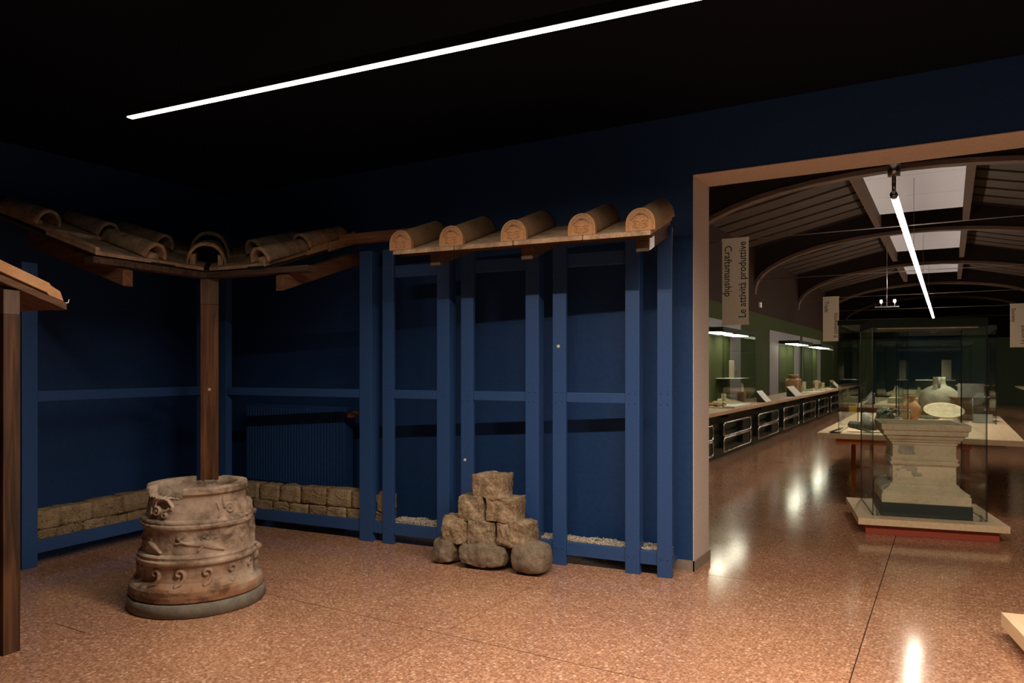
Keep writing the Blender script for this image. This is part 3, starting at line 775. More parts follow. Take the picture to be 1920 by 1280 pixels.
# ================================================================ roof pieces
TS = 0.335; CS = 1/math.sqrt(1+TS*TS)
VE, ZE = 4.54, 2.325; UE = -5.0
def cover_mesh(L, r0, r1, th=0.014, h=1.0, mat='oldtile', name='cover_tile', seed=1.0, par=False):
    """half-round tile, axis +y from y=0 (front, radius r0) to y=L; open ends"""
    rows = []; n = 18; m = 12
    for i in range(m+1):
        y = L*i/m; r = r0+(r1-r0)*i/m
        ring = []
        for sgn, rr in ((1, r), (-1, r-th)):
            ks = range(n+1) if sgn > 0 else range(n, -1, -1)
            for k in ks:
                a = math.pi*k/n
                cx, cz = math.cos(a), math.sin(a)
                if par: cx = math.copysign(abs(cx)**0.85, cx); cz = cz**0.9 if cz > 0 else 0
                p = Vector((rr*cx, y, rr*cz*h if sgn > 0 else max(0, (rr*cz*h) - 0.002)))
                p += wob(p, 0.0025, 14, seed)
                ring.append(tuple(p))
        rows.append(ring)
    mb = MB(); mb.sweep(rows, smooth=True, close=True)
    return mb.mesh(name, mat)
def slope_place(o, u, v, z, az, pitch):
    """local +y runs up the slope; az = heading of that direction in (u, v)"""
    o.rotation_euler = (pitch, 0, az)
    o.location = (u, v, z)
PIT = math.atan(TS)

# --- straight roof with five palmette tiles
rf = rthing('tiled_roof_section', 'straight roof section with five terracotta palmette-ended cover tiles', 'roof', -2.15, VE)
o = og(rf)
edges = [-3.12, -2.60, -2.14, -1.64, -1.185]
def zt_(v): return ZE+(v-VE)*TS
def slab(u0, u1, v0, v1, zoff, th, zf=zt_):
    mb = MB()
    poly = [(v0, zf(v0)+zoff), (v1, zf(v1)+zoff), (v1, zf(v1)+zoff+th), (v0, zf(v0)+zoff+th)]
    mb.prism(poly, 'x', u0, u1); return mb
for i in range(4):
    u0, u1 = edges[i]+0.003, edges[i+1]-0.003
    mb = slab(u0, u1, VE+random.uniform(-.006, .006), 5.12, 0, 0.032)
    mb2 = slab(u0, u0+0.03, VE+0.04, 5.11, 0.032, 0.022); mb.add(mb2.v, mb2.f)
    mb2 = slab(u1-0.03, u1, VE+0.04, 5.11, 0.032, 0.022); mb.add(mb2.v, mb2.f)
    part('flat_tile', mb, 'tile', rf, o, bv=0.006)
part('roof_board', slab(-3.08, -1.2, VE+0.06, 5.12, -0.028, 0.026), 'board', rf, o)
for uc in (-2.84, -2.10, -1.28):
    rr = part('rafter', slab(uc-0.042, uc+0.042, VE+0.14, 5.2, -0.125, 0.095), 'board', rf, o, bv=0.004)
part('metal_plate', slab(-1.237, -1.231, VE+0.15, VE+0.26, -0.12, 0.09), 'plasticw', rf, o, label='pale worn plate on the side of the last rafter')
part('ridge_beam', MB().box(-4.06, -3.2, 5.20-0.09, 5.20, 2.56, 2.64), 'rafterx', rf, o, bv=0.006)

def antefix_mesh():
    """half-disc plate with palmette relief, in the xz plane facing -y, base at z=0"""
    rr, st = 0.094, 0.048
    nx, nz = 100, 78
    xs = np.linspace(-1, 1, nx); zs = np.linspace(0, 1, nz)
    X = np.zeros((nz, nx)); Z = np.zeros((nz, nx))
    for i, q in enumerate(zs):
        z = q*(st+rr)
        hw = rr if z < st else math.sqrt(max(0, rr*rr-(z-st)**2))
        X[i] = xs*max(hw, 0.004); Z[i] = z
    H = np.zeros_like(X)
    def ln(pts, wd, h):
        nonlocal H
        d = seg_dist(X, Z, pts); k = np.clip(1-d/wd, 0, 1); H = np.maximum(H, h*np.sqrt(np.clip(k*(2-k), 0, 1)))
    arc = [(math.cos(a)*0.078, 0.046+math.sin(a)*0.078) for a in np.linspace(-0.05, math.pi+0.05, 30)]
    arc = [(0.078, 0.012)]+arc+[(-0.078, 0.012)]
    ln(arc, 0.004, 0.008)
    for s in (-1, 1):
        ln([(s*a, b) for a, b in spiral(0.031, 0.032, 0.003, 0.021, 0.3, 1.6, 34)]+[(s*0.008, 0.047), (s*0.002, 0.055)], 0.0045, 0.010)
        for ang, l in ((18, 0.052), (40, 0.05), (62, 0.048), (76, 0.04)):
            a = R(ang); p0 = (s*0.004, 0.058)
            p1 = (s*math.sin(a)*l*0.6, 0.058+math.cos(a)*l*0.75); p2 = (s*(math.sin(a)*l+0.008), 0.058+math.cos(a)*l*0.8-0.006)
            ln([p0, p1, p2], 0.005, 0.010)
    ln([(0, 0.03), (0, 0.112)], 0.004, 0.006)
    ln([(0, 0.012), (-0.006, 0.022), (0.006, 0.022), (0, 0.012)], 0.004, 0.005)
    rim = np.clip((np.hypot(X, np.maximum(Z-st, 0))-0.084)/0.003, 0, 1); H = np.maximum(H, rim*0.005)
    V = [(X[i, j], -H[i, j], Z[i, j]) for i in range(nz) for j in range(nx)]
    F = [(i*nx+j, i*nx+j+1, (i+1)*nx+j+1, (i+1)*nx+j) for i in range(nz-1) for j in range(nx-1)]
    mb = MB(); mb.add(V, F, 0, True)
    # rim wall and back
    per = [i*nx for i in range(nz)]+[(nz-1)*nx+j for j in range(nx)]+[i*nx+nx-1 for i in range(nz-1, -1, -1)]
    ring = [V[k] for k in per]; back = [(p[0], 0.03, p[2]) for p in ring]
    m = len(ring)
    mb.add(ring+back, [(i, (i+1) % m, m+(i+1) % m, m+i) for i in range(m)]+[tuple(range(m, 2*m))])
    return mb.mesh('antefix', 'newtile')
anm = antefix_mesh()
cvm = cover_mesh(0.56, 0.088, 0.092, 0.016, 1.42, 'tantile', 'cover_tile', 4.0)
for uc in (-3.053, -2.626, -2.138, -1.647, -1.256):
    c = part('cover_tile', cvm, None, rf, label='new orange terracotta cover tile')
    slope_place(c, uc-o[0], VE+0.025-o[1], zt_(VE+0.025)+0.032-o[2], 0, PIT)
    a = bpy.data.objects.new('antefix', anm); COL.objects.link(a); a.parent = c
    a.rotation_euler = (-PIT, 0, 0); a.location = (0, -0.02, 0.0)
    a['label'] = 'end plate with palmette and two spirals in relief'

# --- corner roof with valley
cr = rthing('tiled_roof_section', 'corner roof section with old weathered tiles and an arched valley tile on the wooden post', 'roof', UE, VE)
o = og(cr)
URC = -4.352; VLC = 3.54
def zc_(dist): return 2.31+dist*TS
class _: pass
rowsR = [(0.0, 0.50, 0.0), (0.46, 0.84, 0.03), (0.80, 1.02, 0.06)]
def quad_tile(P, zoff, th, wing):
    """P = list of (u, v); height from the wing's slope"""
    f = (lambda p: zc_(p[1]-VE)) if wing == 'b' else (lambda p: zc_(UE-p[0]))
    n = len(P); mb = MB()
    vs = [(p[0], p[1], f(p)+zoff) for p in P]+[(p[0], p[1], f(p)+zoff+th) for p in P]
    fs = [tuple(range(n))[::-1], tuple(range(n, 2*n))]+[(i, (i+1) % n, n+(i+1) % n, n+i) for i in range(n)]
    mb.add(vs, fs); return mb
def merge(a, b): a.add(b.v, b.f); return a
VB = 5.56
for k, (d0, d1, zo_) in enumerate([(0.0, 0.50, 0.0), (0.47, 1.2, 0.028)]):
    v0, v1 = VE+d0, VE+d1
    L0, L1 = UE-d0, UE-d1
    # back wing: valley side piece and end piece
    um = -4.44
    for a0, a1, b in ((L0+0.03, L1+0.03, um-0.004), (um+0.004, um+0.004, URC)):
        mb = quad_tile([(a0, v0), (b, v0), (b, v1), (a1, v1)], zo_, 0.03, 'b')
        part('flat_tile', mb, 'tile', cr, o, bv=0.005)
    mb = quad_tile([(URC-0.035, v0+0.0+0.16*(k > 0)), (URC, v0+0.16*(k > 0)), (URC, v1-0.02), (URC-0.035, v1-0.02)], zo_+0.03, 0.03, 'b')
    part('tile_flange', mb, 'tile', cr, o, bv=0.005)
    # left wing
    vm = 4.07
    u0, u1 = UE-d0*1.15, UE-d1*1.15-(0.12 if k else 0)
    for a0, a1, b in ((VE+(UE-u0)-0.03, VE+(UE-u1)-0.03, vm+0.004), (vm-0.004, vm-0.004, VLC)):
        mb = quad_tile([(u0, a0), (u0, b), (u1, b), (u1, a1)], zo_, 0.03, 'l')
        part('flat_tile', mb, 'tile', cr, o, bv=0.005)
    part('tile_flange', quad_tile([(u0-0.12*(k > 0), VLC), (u0-0.12*(k > 0), VLC+0.035), (u1+0.02, VLC+0.035), (u1+0.02, VLC)], zo_+0.03, 0.03, 'l'), 'tile', cr, o, bv=0.005)
# tile edges on the cut side, their lit look put into the colour
part('lath', quad_tile([(URC-0.03, VE+0.50), (URC+0.006, VE+0.50), (URC+0.006, VE+0.80), (URC-0.03, VE+0.80)], -0.006, 0.085, 'b'), 'tan', cr, o, label='tile edge on the cut side, coloured as if lit')
part('lath', quad_tile([(URC-0.03, VE+0.80), (URC+0.012, VE+0.80), (URC+0.012, VE+1.2), (URC-0.03, VE+1.2)], -0.03, 0.085, 'b'), 'tan', cr, o, label='tile edge on the cut side, coloured as if lit')
# valley side flanges standing under the big tile
for s in (-1, 1):
    mb = MB()
    for q0, q1 in ((0.0, 0.5), (0.5, 1.0)):
        rows = []
        for q in (q0, q1):
            cu, cv = UE-q, VE+q; z = zc_(q)
            off = 0.062*s
            a = (cu+off, cv+off); b = (cu+off+0.03*s, cv+off+0.03*s)
            rows.append([(a[0], a[1], z), (b[0], b[1], z), (b[0], b[1], z+0.14), (a[0], a[1], z+0.14)])
        mb.sweep(rows, close=True)
    part('valley_flange', mb, 'tile', cr, o)
vt = cover_mesh(0.62, 0.165, 0.150, 0.02, 1.42, 'oldtile', 'valley_tile', 9.0, True)
vt2 = cover_mesh(0.60, 0.172, 0.155, 0.02, 1.45, 'oldtile', 'valley_tile', 19.0, True)
vp = math.atan(TS/math.sqrt(2))
for me_, q, dz in ((vt, -0.02, 0.01), (vt2, 0.36, 0.05)):
    c = part('valley_tile', me_, None, cr, label='tall arched valley tile')
    slope_place(c, UE-q-o[0], VE+q-o[1], zc_(q)+dz-o[2], R(45), vp)
ct1 = cover_mesh(0.56, 0.098, 0.078, 0.016, 1.3, 'oldtile', 'cover_tile', 2.0)
ct2 = cover_mesh(0.60, 0.098, 0.080, 0.016, 1.3, 'oldtile', 'cover_tile', 33.0)
for u, v, dz, me_ in ((-4.42, VE+0.01, 0.035, ct1), (-4.42, VE+0.50, 0.06, ct2), (-4.87, VE+0.40, 0.06, ct2)):
    c = part('cover_tile', me_, None, cr)
    slope_place(c, u-o[0], v-o[1], zc_(v-VE)+dz-o[2], 0, PIT)
for u, v, dz, me_ in ((UE-0.01, 4.05, 0.035, ct2), (UE-0.56, 4.05, 0.06, ct1), (-5.46, 4.50, 0.06, ct2), (-5.66, 3.62, 0.055, ct1)):
    c = part('cover_tile', me_, None, cr)
    slope_place(c, u-o[0], v-o[1], zc_(UE-u)+dz-o[2], R(90), PIT)
mbp = MB().tube([(UE-0.03, 4.05, 2.35), (UE-0.25, 4.05, 2.43)], 0.045, 14)
part('tile_filling', mbp, 'tile', cr, o, label='clay filling in the mouth of a cover tile')
part('tile_filling', MB().tube([(-4.42, VE+0.03, 2.35), (-4.42, VE+0.25, 2.43)], 0.045, 14), 'tile', cr, o, label='clay filling in the mouth of a cover tile')
part('tile_filling', MB().tube([(-4.87, VE+0.43, 2.50), (-4.87, VE+0.6, 2.56)], 0.045, 14), 'tile', cr, o, label='clay filling in the mouth of a cover tile')
part('tile_filling', MB().tube([(-5.49, 4.50, 2.52), (-5.7, 4.50, 2.59)], 0.045, 14), 'tile', cr, o, label='clay filling in the mouth of a cover tile')
# timber below
part('eave_board', MB().box(-5.0, -3.91, VE-0.005, VE+0.10, 2.252, 2.300), 'board', cr, o, bv=0.003)
part('eave_board', MB().box(-5.10, -4.995, VLC-0.02, VE+0.10, 2.252, 2.300), 'board', cr, o, bv=0.003)
part('packing_block', MB().box(-4.53, -4.36, VE-0.012, VE+0.03, 2.299, 2.318), 'black', cr, o)
part('packing_block', MB().box(-5.03, -4.99, 4.0, 4.22, 2.299, 2.318), 'black', cr, o)
def raf_b(u0, u1, v0, v1):
    f = lambda v: 2.115+(v-VE)*TS
    return MB().prism([(v0, f(v0)), (v1, f(v1)), (v1, f(v1)+0.12), (v0, f(v0)+0.12)], 'x', u0, u1)
def raf_l(v0, v1, u0, u1):
    f = lambda u: 2.115+(UE-u)*TS
    return MB().prism([(u0, f(u0)), (u1, f(u1)), (u1, f(u1)+0.12), (u0, f(u0)+0.12)], 'y', v0, v1)
part('rafter', raf_b(-4.21, -4.13, VE-0.03, 5.55), 'rafter', cr, o, bv=0.004)
part('rafter', raf_l(3.735, 3.82, UE+0.03, -6.1), 'rafterx', cr, o, bv=0.004)
part('roof_board', quad_tile([(UE-0.05, VE+0.05), (URC-0.02, VE+0.05), (URC-0.02, VE+0.98), (UE-0.98, VE+0.98)], -0.03, 0.028, 'b'), 'board', cr, o)
part('roof_board', quad_tile([(UE-0.05, VE+0.05), (UE-0.05, VLC+0.02), (UE-1.25, VLC+0.02), (UE-1.25, VE+0.98)], -0.03, 0.028, 'l'), 'board', cr, o)

# --- wooden corner post
wp = rthing('wooden_post', 'dark stained wooden post behind the wellhead with a grey head', 'post', -5.03, 4.60)
o = og(wp)
def rotz(mb, cu, cv, a):
    c, s = math.cos(a), math.sin(a)
    return mb.move(lambda p: Vector((cu+(p.x)*c-(p.y)*s, cv+(p.x)*s+(p.y)*c, p.z)))
pa = R(45)
part('shaft', rotz(MB().box(-0.072, 0.072, -0.05, 0.05, 0.0, 2.03), -5.03, 4.60, pa), 'post', wp, o, bv=0.004)
part('post_head', rotz(MB().box(-0.0715, 0.0715, -0.0495, 0.0495, 2.031, 2.25), -5.03, 4.60, pa), 'posthead', wp, o, bv=0.004, label='bare grey wood head of the post')
bt = MB().lathe([(0.013, 0), (0.013, 0.004), (0.009, 0.007), (0.004, 0.007), (0.004, 0.004), (0.0001, 0.004)], 20)
bt.move(lambda p: Vector((p.x, -0.05-p.z, p.y+1.31)))
part('button', rotz(bt, -5.03, 4.60, pa), 'white', wp, o, label='small white round button')

# --- near post and its roof slice at the left edge
np_ = rthing('wooden_post', 'dark stained wooden post at the left edge of the view', 'post', -4.075, 2.38)
o = og(np_)
part('shaft', MB().box(-4.125, -4.025, 2.337, 2.424, 0.0, 1.775), 'postdark', np_, o, bv=0.003)
part('post_head', MB().box(-4.124, -4.026, 2.338, 2.423, 1.776, 1.905), 'posthead', np_, o, bv=0.003, label='bare grey wood head of the post')
nr = rthing('tiled_roof_section', 'slice of roof with an orange tile sloping down over the post at the left edge', 'roof', -4.3, 2.3)
o = og(nr)
TS2 = 0.35; UN = -4.018; VN = 2.672
def zn(v): return 1.819+(VN-v)*TS2
def nslab(v0, v1, u0, u1, a, b_):
    return MB().prism([(v0, zn(v0)+a), (v1, zn(v1)+a), (v1, zn(v1)+b_), (v0, zn(v0)+b_)], 'x', u0, u1)
part('roof_board', nslab(VN, 1.2, UN-0.10, UN, 0, 0.037), 'rafter', nr, o, bv=0.002)
part('roof_board', nslab(VN, 1.2, UN-0.38, UN-0.104, 0.004, 0.037), 'rafter', nr, o, bv=0.002)
part('roof_board', nslab(VN, 1.2, UN-0.66, UN-0.384, 0.004, 0.037), 'rafter', nr, o, bv=0.002)
tp = [(0.014, 0.040), (0.10, 0.040), (0.11, 0.049), (0.5, 0.054), (0.5, 0.116), (0.094, 0.108), (0.09, 0.099), (0.035, 0.088)]
part('flat_tile', MB().prism([(VN-s_, zn(VN-s_)+h) for s_, h in tp], 'x', UN-0.045, UN-0.002), 'newtile', nr, o, bv=0.003, label='orange flat tile seen from its flanged side')
part('flat_tile', nslab(VN-0.014, VN-0.5, UN-0.4, UN-0.047, 0.040, 0.064), 'newtile', nr, o, bv=0.003)
part('flat_tile', nslab(VN-0.47, 1.25, UN-0.4, UN-0.002, 0.085, 0.14), 'newtile', nr, o, bv=0.003)
part('metal_clip', MB().tube([(UN-0.01, VN-0.01, zn(VN)+0.042), (UN-0.01, VN+0.014, zn(VN)+0.040), (UN-0.01, VN+0.018, zn(VN)+0.062)], 0.004, 6), 'steel', nr, o)

# ================================================================ HALL: counter along the left wall
ct = thing('display_counter', 'long wall counter with wooden top and green front on the left of the hall', 'counter', (-3.5, 21.0, 0))
oc = (-3.5, 21.0, 0)
part('counter_top', MB().box(-3.845, -3.10, 6.6, 36.0, 0.737, 0.797), 'cwood', ct, oc, bv=0.003)
part('front_panel', MB().box(-3.32, -3.27, 6.6, 36.0, 0.0, 0.736), 'dgreen', ct, oc)
for y in np.arange(7.4, 36, 2.5):
    part('bracket', MB().box(-3.27, -3.16, y-0.02, y+0.02, 0.66, 0.736), 'dgreen', ct, oc)
def rrect(x, y0, y1, z0, z1, r=0.05, n=5):
    pts = []
    for cy, cz, a0 in ((y1-r, z1-r, 0), (y0+r, z1-r, 90), (y0+r, z0+r, 180), (y1-r, z0+r, 270)):
        for i in range(n+1):
            a = R(a0+90*i/n); pts.append((x, cy+r*math.cos(a), cz+r*math.sin(a)))
    return pts
rad_me = []
for z0, z1 in ((0.12, 0.335), (0.365, 0.58)):
    for dx in (0.06,):
        rad_me.append(MB().tube(rrect(dx, -0.93, 0.93, z0, z1, 0.06), 0.017, 10, closed=True).mesh('pipe_loop', 'chrome'))
bk_me = MB().box(-0.10, 0.0, -0.62, -0.59, 0.14, 0.56).mesh('wall_bracket', 'black')
bk_me2 = MB().box(-0.10, 0.0, 0.59, 0.62, 0.14, 0.56).mesh('wall_bracket', 'black')
ords = ['nearest', 'second', 'third', 'fourth', 'fifth', 'sixth', 'seventh', 'eighth']
for i in range(8):
    yc = 10.35+2.49*i
    t = thing('tube_radiator', 'chrome tube radiator with two stacked loops, %s along the counter front' % ords[i], 'radiator', (-3.17, yc, 0.02), 0, 'chrome tube radiators under the counter')
    for me_ in rad_me: part('pipe_loop', me_, None, t)
    part('wall_bracket', bk_me, None, t); part('wall_bracket', bk_me2, None, t)

def downlight(x, y, z, power, parent):
    l = bpy.data.lights.new('downlight', 'AREA'); l.shape = 'DISK'; l.size = 0.05; l.energy = power; l.color = (1.0, 0.88, 0.74); l.spread = R(130)
    ob = bpy.data.objects.new('downlight', l); COL.objects.link(ob); ob.location = (x, y, z); ob.parent = parent
    return ob
def glass_case(name, label, x0, x1, y0, y1, z0, z1, loc, rz=0.0, lid=0.06, lid_mat='lid', base=None, lights=2, back=True, th=0.012, light_z=0.012, lw=(0.25, 0.8), spots=()):
    t = thing(name, label, 'display case', loc, rz)
    def pn(*a): part('glass_pane', MB().pane(*a), ['glass', 'gedge'], t)
    pn(x0, x1, y0, y0+th, z0, z1-lid); pn(x0, x1, y1-th, y1, z0, z1-lid)
    pn(x1-th, x1, y0+th, y1-th, z0, z1-lid)
    if back: pn(x0, x0+th, y0+th, y1-th, z0, z1-lid)
    L = part('lid', MB().box(x0-0.005, x1+0.005, y0-0.005, y1+0.005, z1-lid, z1), lid_mat, t, bv=0.003)
    if lights:
        n = lights
        for i in range(n):
            a = y0+(y1-y0)*(i+0.15)/n; b = y0+(y1-y0)*(i+0.85)/n
            part('light_panel', MB().box(x0+(x1-x0)*lw[0], x0+(x1-x0)*lw[1], a, b, z1-lid-light_z, z1-lid-0.001), 'caselight', t)
    for dx, dy in spots:
        part('lamp_ring', MB().lathe([(0.028, 0), (0.034, 0), (0.034, -0.006), (0.028, -0.006)], 16).move(lambda p: Vector((p.x+dx, p.y+dy, p.z+z1-lid))), 'steel', t)
        downlight(dx, dy, z1-lid-0.008, 7.0, t)
    return t
CY = [(12.68, 15.14, 'nearest'), (20.1, 22.3, 'second'), (23.85, 26.6, 'third')]
for y0, y1, nm in CY:
    t = glass_case('counter_display_case', 'tall glass case on the left wall counter, %s to the opening' % nm, HX0+0.03, -3.32, y0, y1, 0.812, 2.19, (0, 0, 0), lid=0.075, back=False)
    p0, p1 = {12.68: (11.6, 16.05), 20.1: (19.0, 23.3), 23.85: (23.75, 27.4)}[y0]
    part('back_panel', MB().box(HX0+0.002, HX0+0.02, p0, p1, 0.80, 2.42), 'panelgrey', t)
    part('felt_panel', MB().box(HX0+0.0205, HX0+0.028, y0+0.02, y1-0.02, 0.812, 2.1), 'green', t)
    part('case_base', MB().box(HX0+0.0285, -3.325, y0+0.005, y1-0.005, 0.798, 0.811), 'cream', t)
# info panels on the counter
def info_panel(x, y, z, L, label, tilt=38, rz=0.0, dark=True, wd=0.22, mat='white'):
    t = thing('information_sign', label, 'sign', (x, y, z), rz)
    a = R(tilt); c, s = math.cos(a), math.sin(a)
    if dark: part('wedge', MB().prism([(0.0, 0.001), (-wd*c, 0.001), (-wd*c, wd*s)], 'y', -L/2+0.01, L/2-0.01), 'black', t)
    part('panel', MB().prism([(0.0, 0.003), (-wd*c, wd*s+0.003), (-wd*c+0.004, wd*s+0.012), (0.008, 0.012)], 'y', -L/2, L/2), mat, t)
    lines = MB()
    for i in range(7):
        q = 0.2+0.1*i; lines.box(-wd*c*q-0.003, -wd*c*q, -L/2*0.8, L/2*(0.8-0.3*((i*7) % 3)/2), wd*s*q+0.0115, wd*s*q+0.0135)
    return t
solo('information_sign', MB().box(-0.10, 0.09, -0.6, 0.6, 0, 0.035, 0), 'white', 'flat white label slab on the counter in front of the nearest case', 'sign', (-3.215, 13.3, 0.798), bv=0.003)
info_panel(-3.13, 15.4, 0.798, 0.5, 'tilted white label panel on the counter at the end of the nearest case', 50, wd=0.28)
info_panel(-3.15, 19.0, 0.798, 0.9, 'tilted white label panel on a dark wedge before the second case', 48, wd=0.3)
solo('information_sign', MB().box(-0.08, 0.08, -0.4, 0.4, 0, 0.025), 'white', 'flat white label slab on the counter in front of the second case', 'sign', (-3.22, 21.5, 0.798), bv=0.003)
info_panel(-3.2, 27.05, 0.798, 0.8, 'tilted cream label panel behind the third case', 45, wd=0.35, mat='cream')
solo('information_sign', MB().box(-0.08, 0.08, -0.4, 0.4, 0, 0.025), 'white', 'flat white label slab on the counter in front of the third case', 'sign', (-3.22, 25.0, 0.798), bv=0.003)

# things in the nearest counter case
ZC = 0.8125
solo('display_stand', MB().box(-0.03, 0.03, -0.05, 0.05, 0, 0.21), 'cream', 'upright cream block stand in the nearest counter case', 'stand', (-3.50, 13.4, ZC), bv=0.003)
for i, (x, y, L) in enumerate(((-3.52, 12.95, 0.26), (-3.45, 13.15, 0.3), (-3.6, 13.25, 0.2), (-3.48, 12.9, 0.16), (-3.62, 12.86, 0.22))):
    lab = ['knobbly tan fragment lying at the near end of the nearest counter case', 'long tan bone-like fragment beside the cream stand', 'tan fragment lying behind the long one in the nearest case', 'small tan fragment at the glass corner of the nearest case', 'pale fragment near the wall in the nearest counter case'][i]
    b = rough_block(0.10, L, 0.055, 40+i, 0.022, 8, 0.7, 16); zs = min(p[2] for p in b.v); b.move(lambda p: p-Vector((0, 0, zs)))
    solo('clay_fragment', b, 'clay' if i % 2 else 'newtile', lab, 'fragment', (x, y, ZC), 0.4*i)
t = thing('open_folder', 'open cream sheet lying tilted in the nearest counter case', 'sheet', (-3.55, 14.2, ZC))
part('sheet', MB().prism([(-0.2, 0.0), (0.16, 0.0), (0.16, 0.01), (-0.2, 0.09)], 'y', -0.3, 0.3), 'cream', t)
t = thing('glass_shelf', 'small glass shelf high at the far end of the nearest counter case', 'shelf', (-3.62, 14.55, 1.28))
part('shelf_board', MB().box(-0.2, 0.2, -0.5, 0.45, 0, 0.01), 'white', t)
part('shelf_leg', MB().box(-0.2, -0.19, -0.45, -0.43, -0.467, 0), 'glass', t)
part('shelf_leg', MB().box(0.18, 0.19, 0.4, 0.42, -0.467, 0), 'glass', t)
solo('plaque', MB().box(-0.01, 0.01, -0.17, 0.17, 0, 0.34), 'beige', 'beige rounded plaque standing on the small glass shelf', 'plaque', (-3.66, 14.6, 1.291), bv=0.009)
fg = MB().lathe([(0.03, 0), (0.03, 0.015), (0.012, 0.02), (0.018, 0.06), (0.012, 0.09), (0.022, 0.12), (0.018, 0.145), (0.008, 0.155), (0.013, 0.17), (0.0005, 0.185)], 14)
solo('figurine', fg, 'bronze', 'small dark bronze figurine before the beige plaque', 'figurine', (-3.58, 14.6, 1.291))
b = MB().prism([(-0.11, 0), (0.11, 0), (0.09, 0.09), (0.0, 0.17), (-0.07, 0.12)], 'x', -0.015, 0.015)
solo('stone_fragment', b, 'clay', 'pale pointed fragment under the small glass shelf', 'fragment', (-3.5, 14.75, 1.02))
solo('display_stand', MB().box(-0.06, 0.06, -0.12, 0.12, 0, 0.207), 'brownclay', 'brown block stand carrying the pale pointed fragment', 'stand', (-3.5, 14.75, ZC))
# second counter case
b = rough_block(0.3, 0.7, 0.36, 61, 0.02, 9, 0.15, 8); zs = min(p[2] for p in b.v); b.move(lambda p: p-Vector((0, 0, zs)))
solo('terracotta_block', b, 'newtile', 'big orange terracotta block in the second counter case', 'fragment', (-3.55, 20.65, ZC))
solo('clay_bowl', MB().lathe([(0.06, 0), (0.12, 0.05), (0.15, 0.1), (0.14, 0.1), (0.1, 0.05), (0.001, 0.02)], 20), 'newtile', 'orange bowl on the terracotta block in the second counter case', 'bowl', (-3.55, 20.55, ZC+0.385))
solo('clay_jar', MB().lathe([(0.05, 0), (0.1, 0.06), (0.09, 0.15), (0.04, 0.2), (0.05, 0.23)], 20), 'clay', 'small pale jar beside the terracotta block', 'jar', (-3.5, 21.3, ZC))
for i, y in enumerate((22.0, 24.2, 24.9, 25.6)):
    solo('display_stand', MB().box(-0.04, 0.04, -0.06, 0.06, 0, 0.28-0.03*i), 'cream', ['cream upright stand at the far end of the second counter case', 'cream upright stand at the near end of the third case', 'cream upright stand in the middle of the third case', 'cream upright stand at the far end of the third case'][i], 'stand', (-3.5, y, ZC), bv=0.003)
solo('round_stone', MB().lathe([(0.001, 0), (0.1, 0.03), (0.15, 0.14), (0.11, 0.25), (0.001, 0.29)], 22), 'brownclay', 'dark rounded vessel in the third counter case', 'vessel', (-3.55, 24.55, ZC))

# ================================================================ tables and cases in the middle
def table(label, x0, x1, y0, y1, zt, rz=0, apron=True):
    cx, cy = (x0+x1)/2, (y0+y1)/2
    t = thing('display_table', label, 'table', (cx, cy, 0), rz); o_ = (cx, cy, 0)
    part('table_top', MB().box(x0, x1, y0, y1, zt-0.06, zt), 'lwood', t, o_, bv=0.003)
    zt -= 0.061
    part('apron', MB().box(x0+0.19, x1-0.5, y0+0.12, y0+0.16, zt-0.065, zt), 'orange', t, o_)
    part('apron', MB().box(x0+0.19, x1-0.5, y1-0.16, y1-0.12, zt-0.065, zt), 'orange', t, o_)
    for x in (x0+0.22, x1-0.5):
        part('apron', MB().box(x, x+0.04, y0+0.16, y1-0.16, zt-0.065, zt), 'orange', t, o_)
        for y in (y0+1.35, y1-0.5):
            part('leg', MB().box(x, x+0.05, y, y+0.05, 0.0, zt-0.066), 'orange', t, o_)
    part('stretcher', MB().box(x0+0.27, x1-0.5, y0+1.36, y0+1.39, 0.2, 0.23), 'orange', t, o_)
table('long pale wooden display table with orange legs just behind the altar case', -1.31, 0.66, 9.08, 13.5, 0.75)
table('second pale wooden display table further down the hall', -1.62, 0.6, 16.3, 20.5, 0.75)
table('third pale wooden display table near the end of the hall', -1.6, 0.6, 23.5, 28.0, 0.75)
glass_case('table_display_case', 'glass case on the left front of the long table', 0, 0.62, 0, 2.1, 0.751, 2.03, (-1.09, 9.12, 0), R(0), lid=0.055, lights=0, spots=((0.3, 0.4), (0.3, 1.4)))
glass_case('table_display_case', 'wide glass case on the rear of the long table', 0, 1.17, 0, 1.8, 0.751, 2.045, (-0.64, 11.5, 0), R(0), lid=0.055, lights=0, spots=((0.45, 0.35), (0.8, 1.1)))
glass_case('table_display_case', 'glass case on the second table of the hall', 0, 1.7, 0, 2.6, 0.751, 2.03, (-1.3, 17.0, 0), R(0), lid=0.055, lights=0, spots=((0.5, 0.5), (1.2, 1.4)))
glass_case('table_display_case', 'glass case on the third table of the hall', 0, 1.7, 0, 3.0, 0.751, 2.03, (-1.3, 24.0, 0), R(0), lid=0.055, lights=0, spots=((0.8, 1.2),))

ZT = 0.752
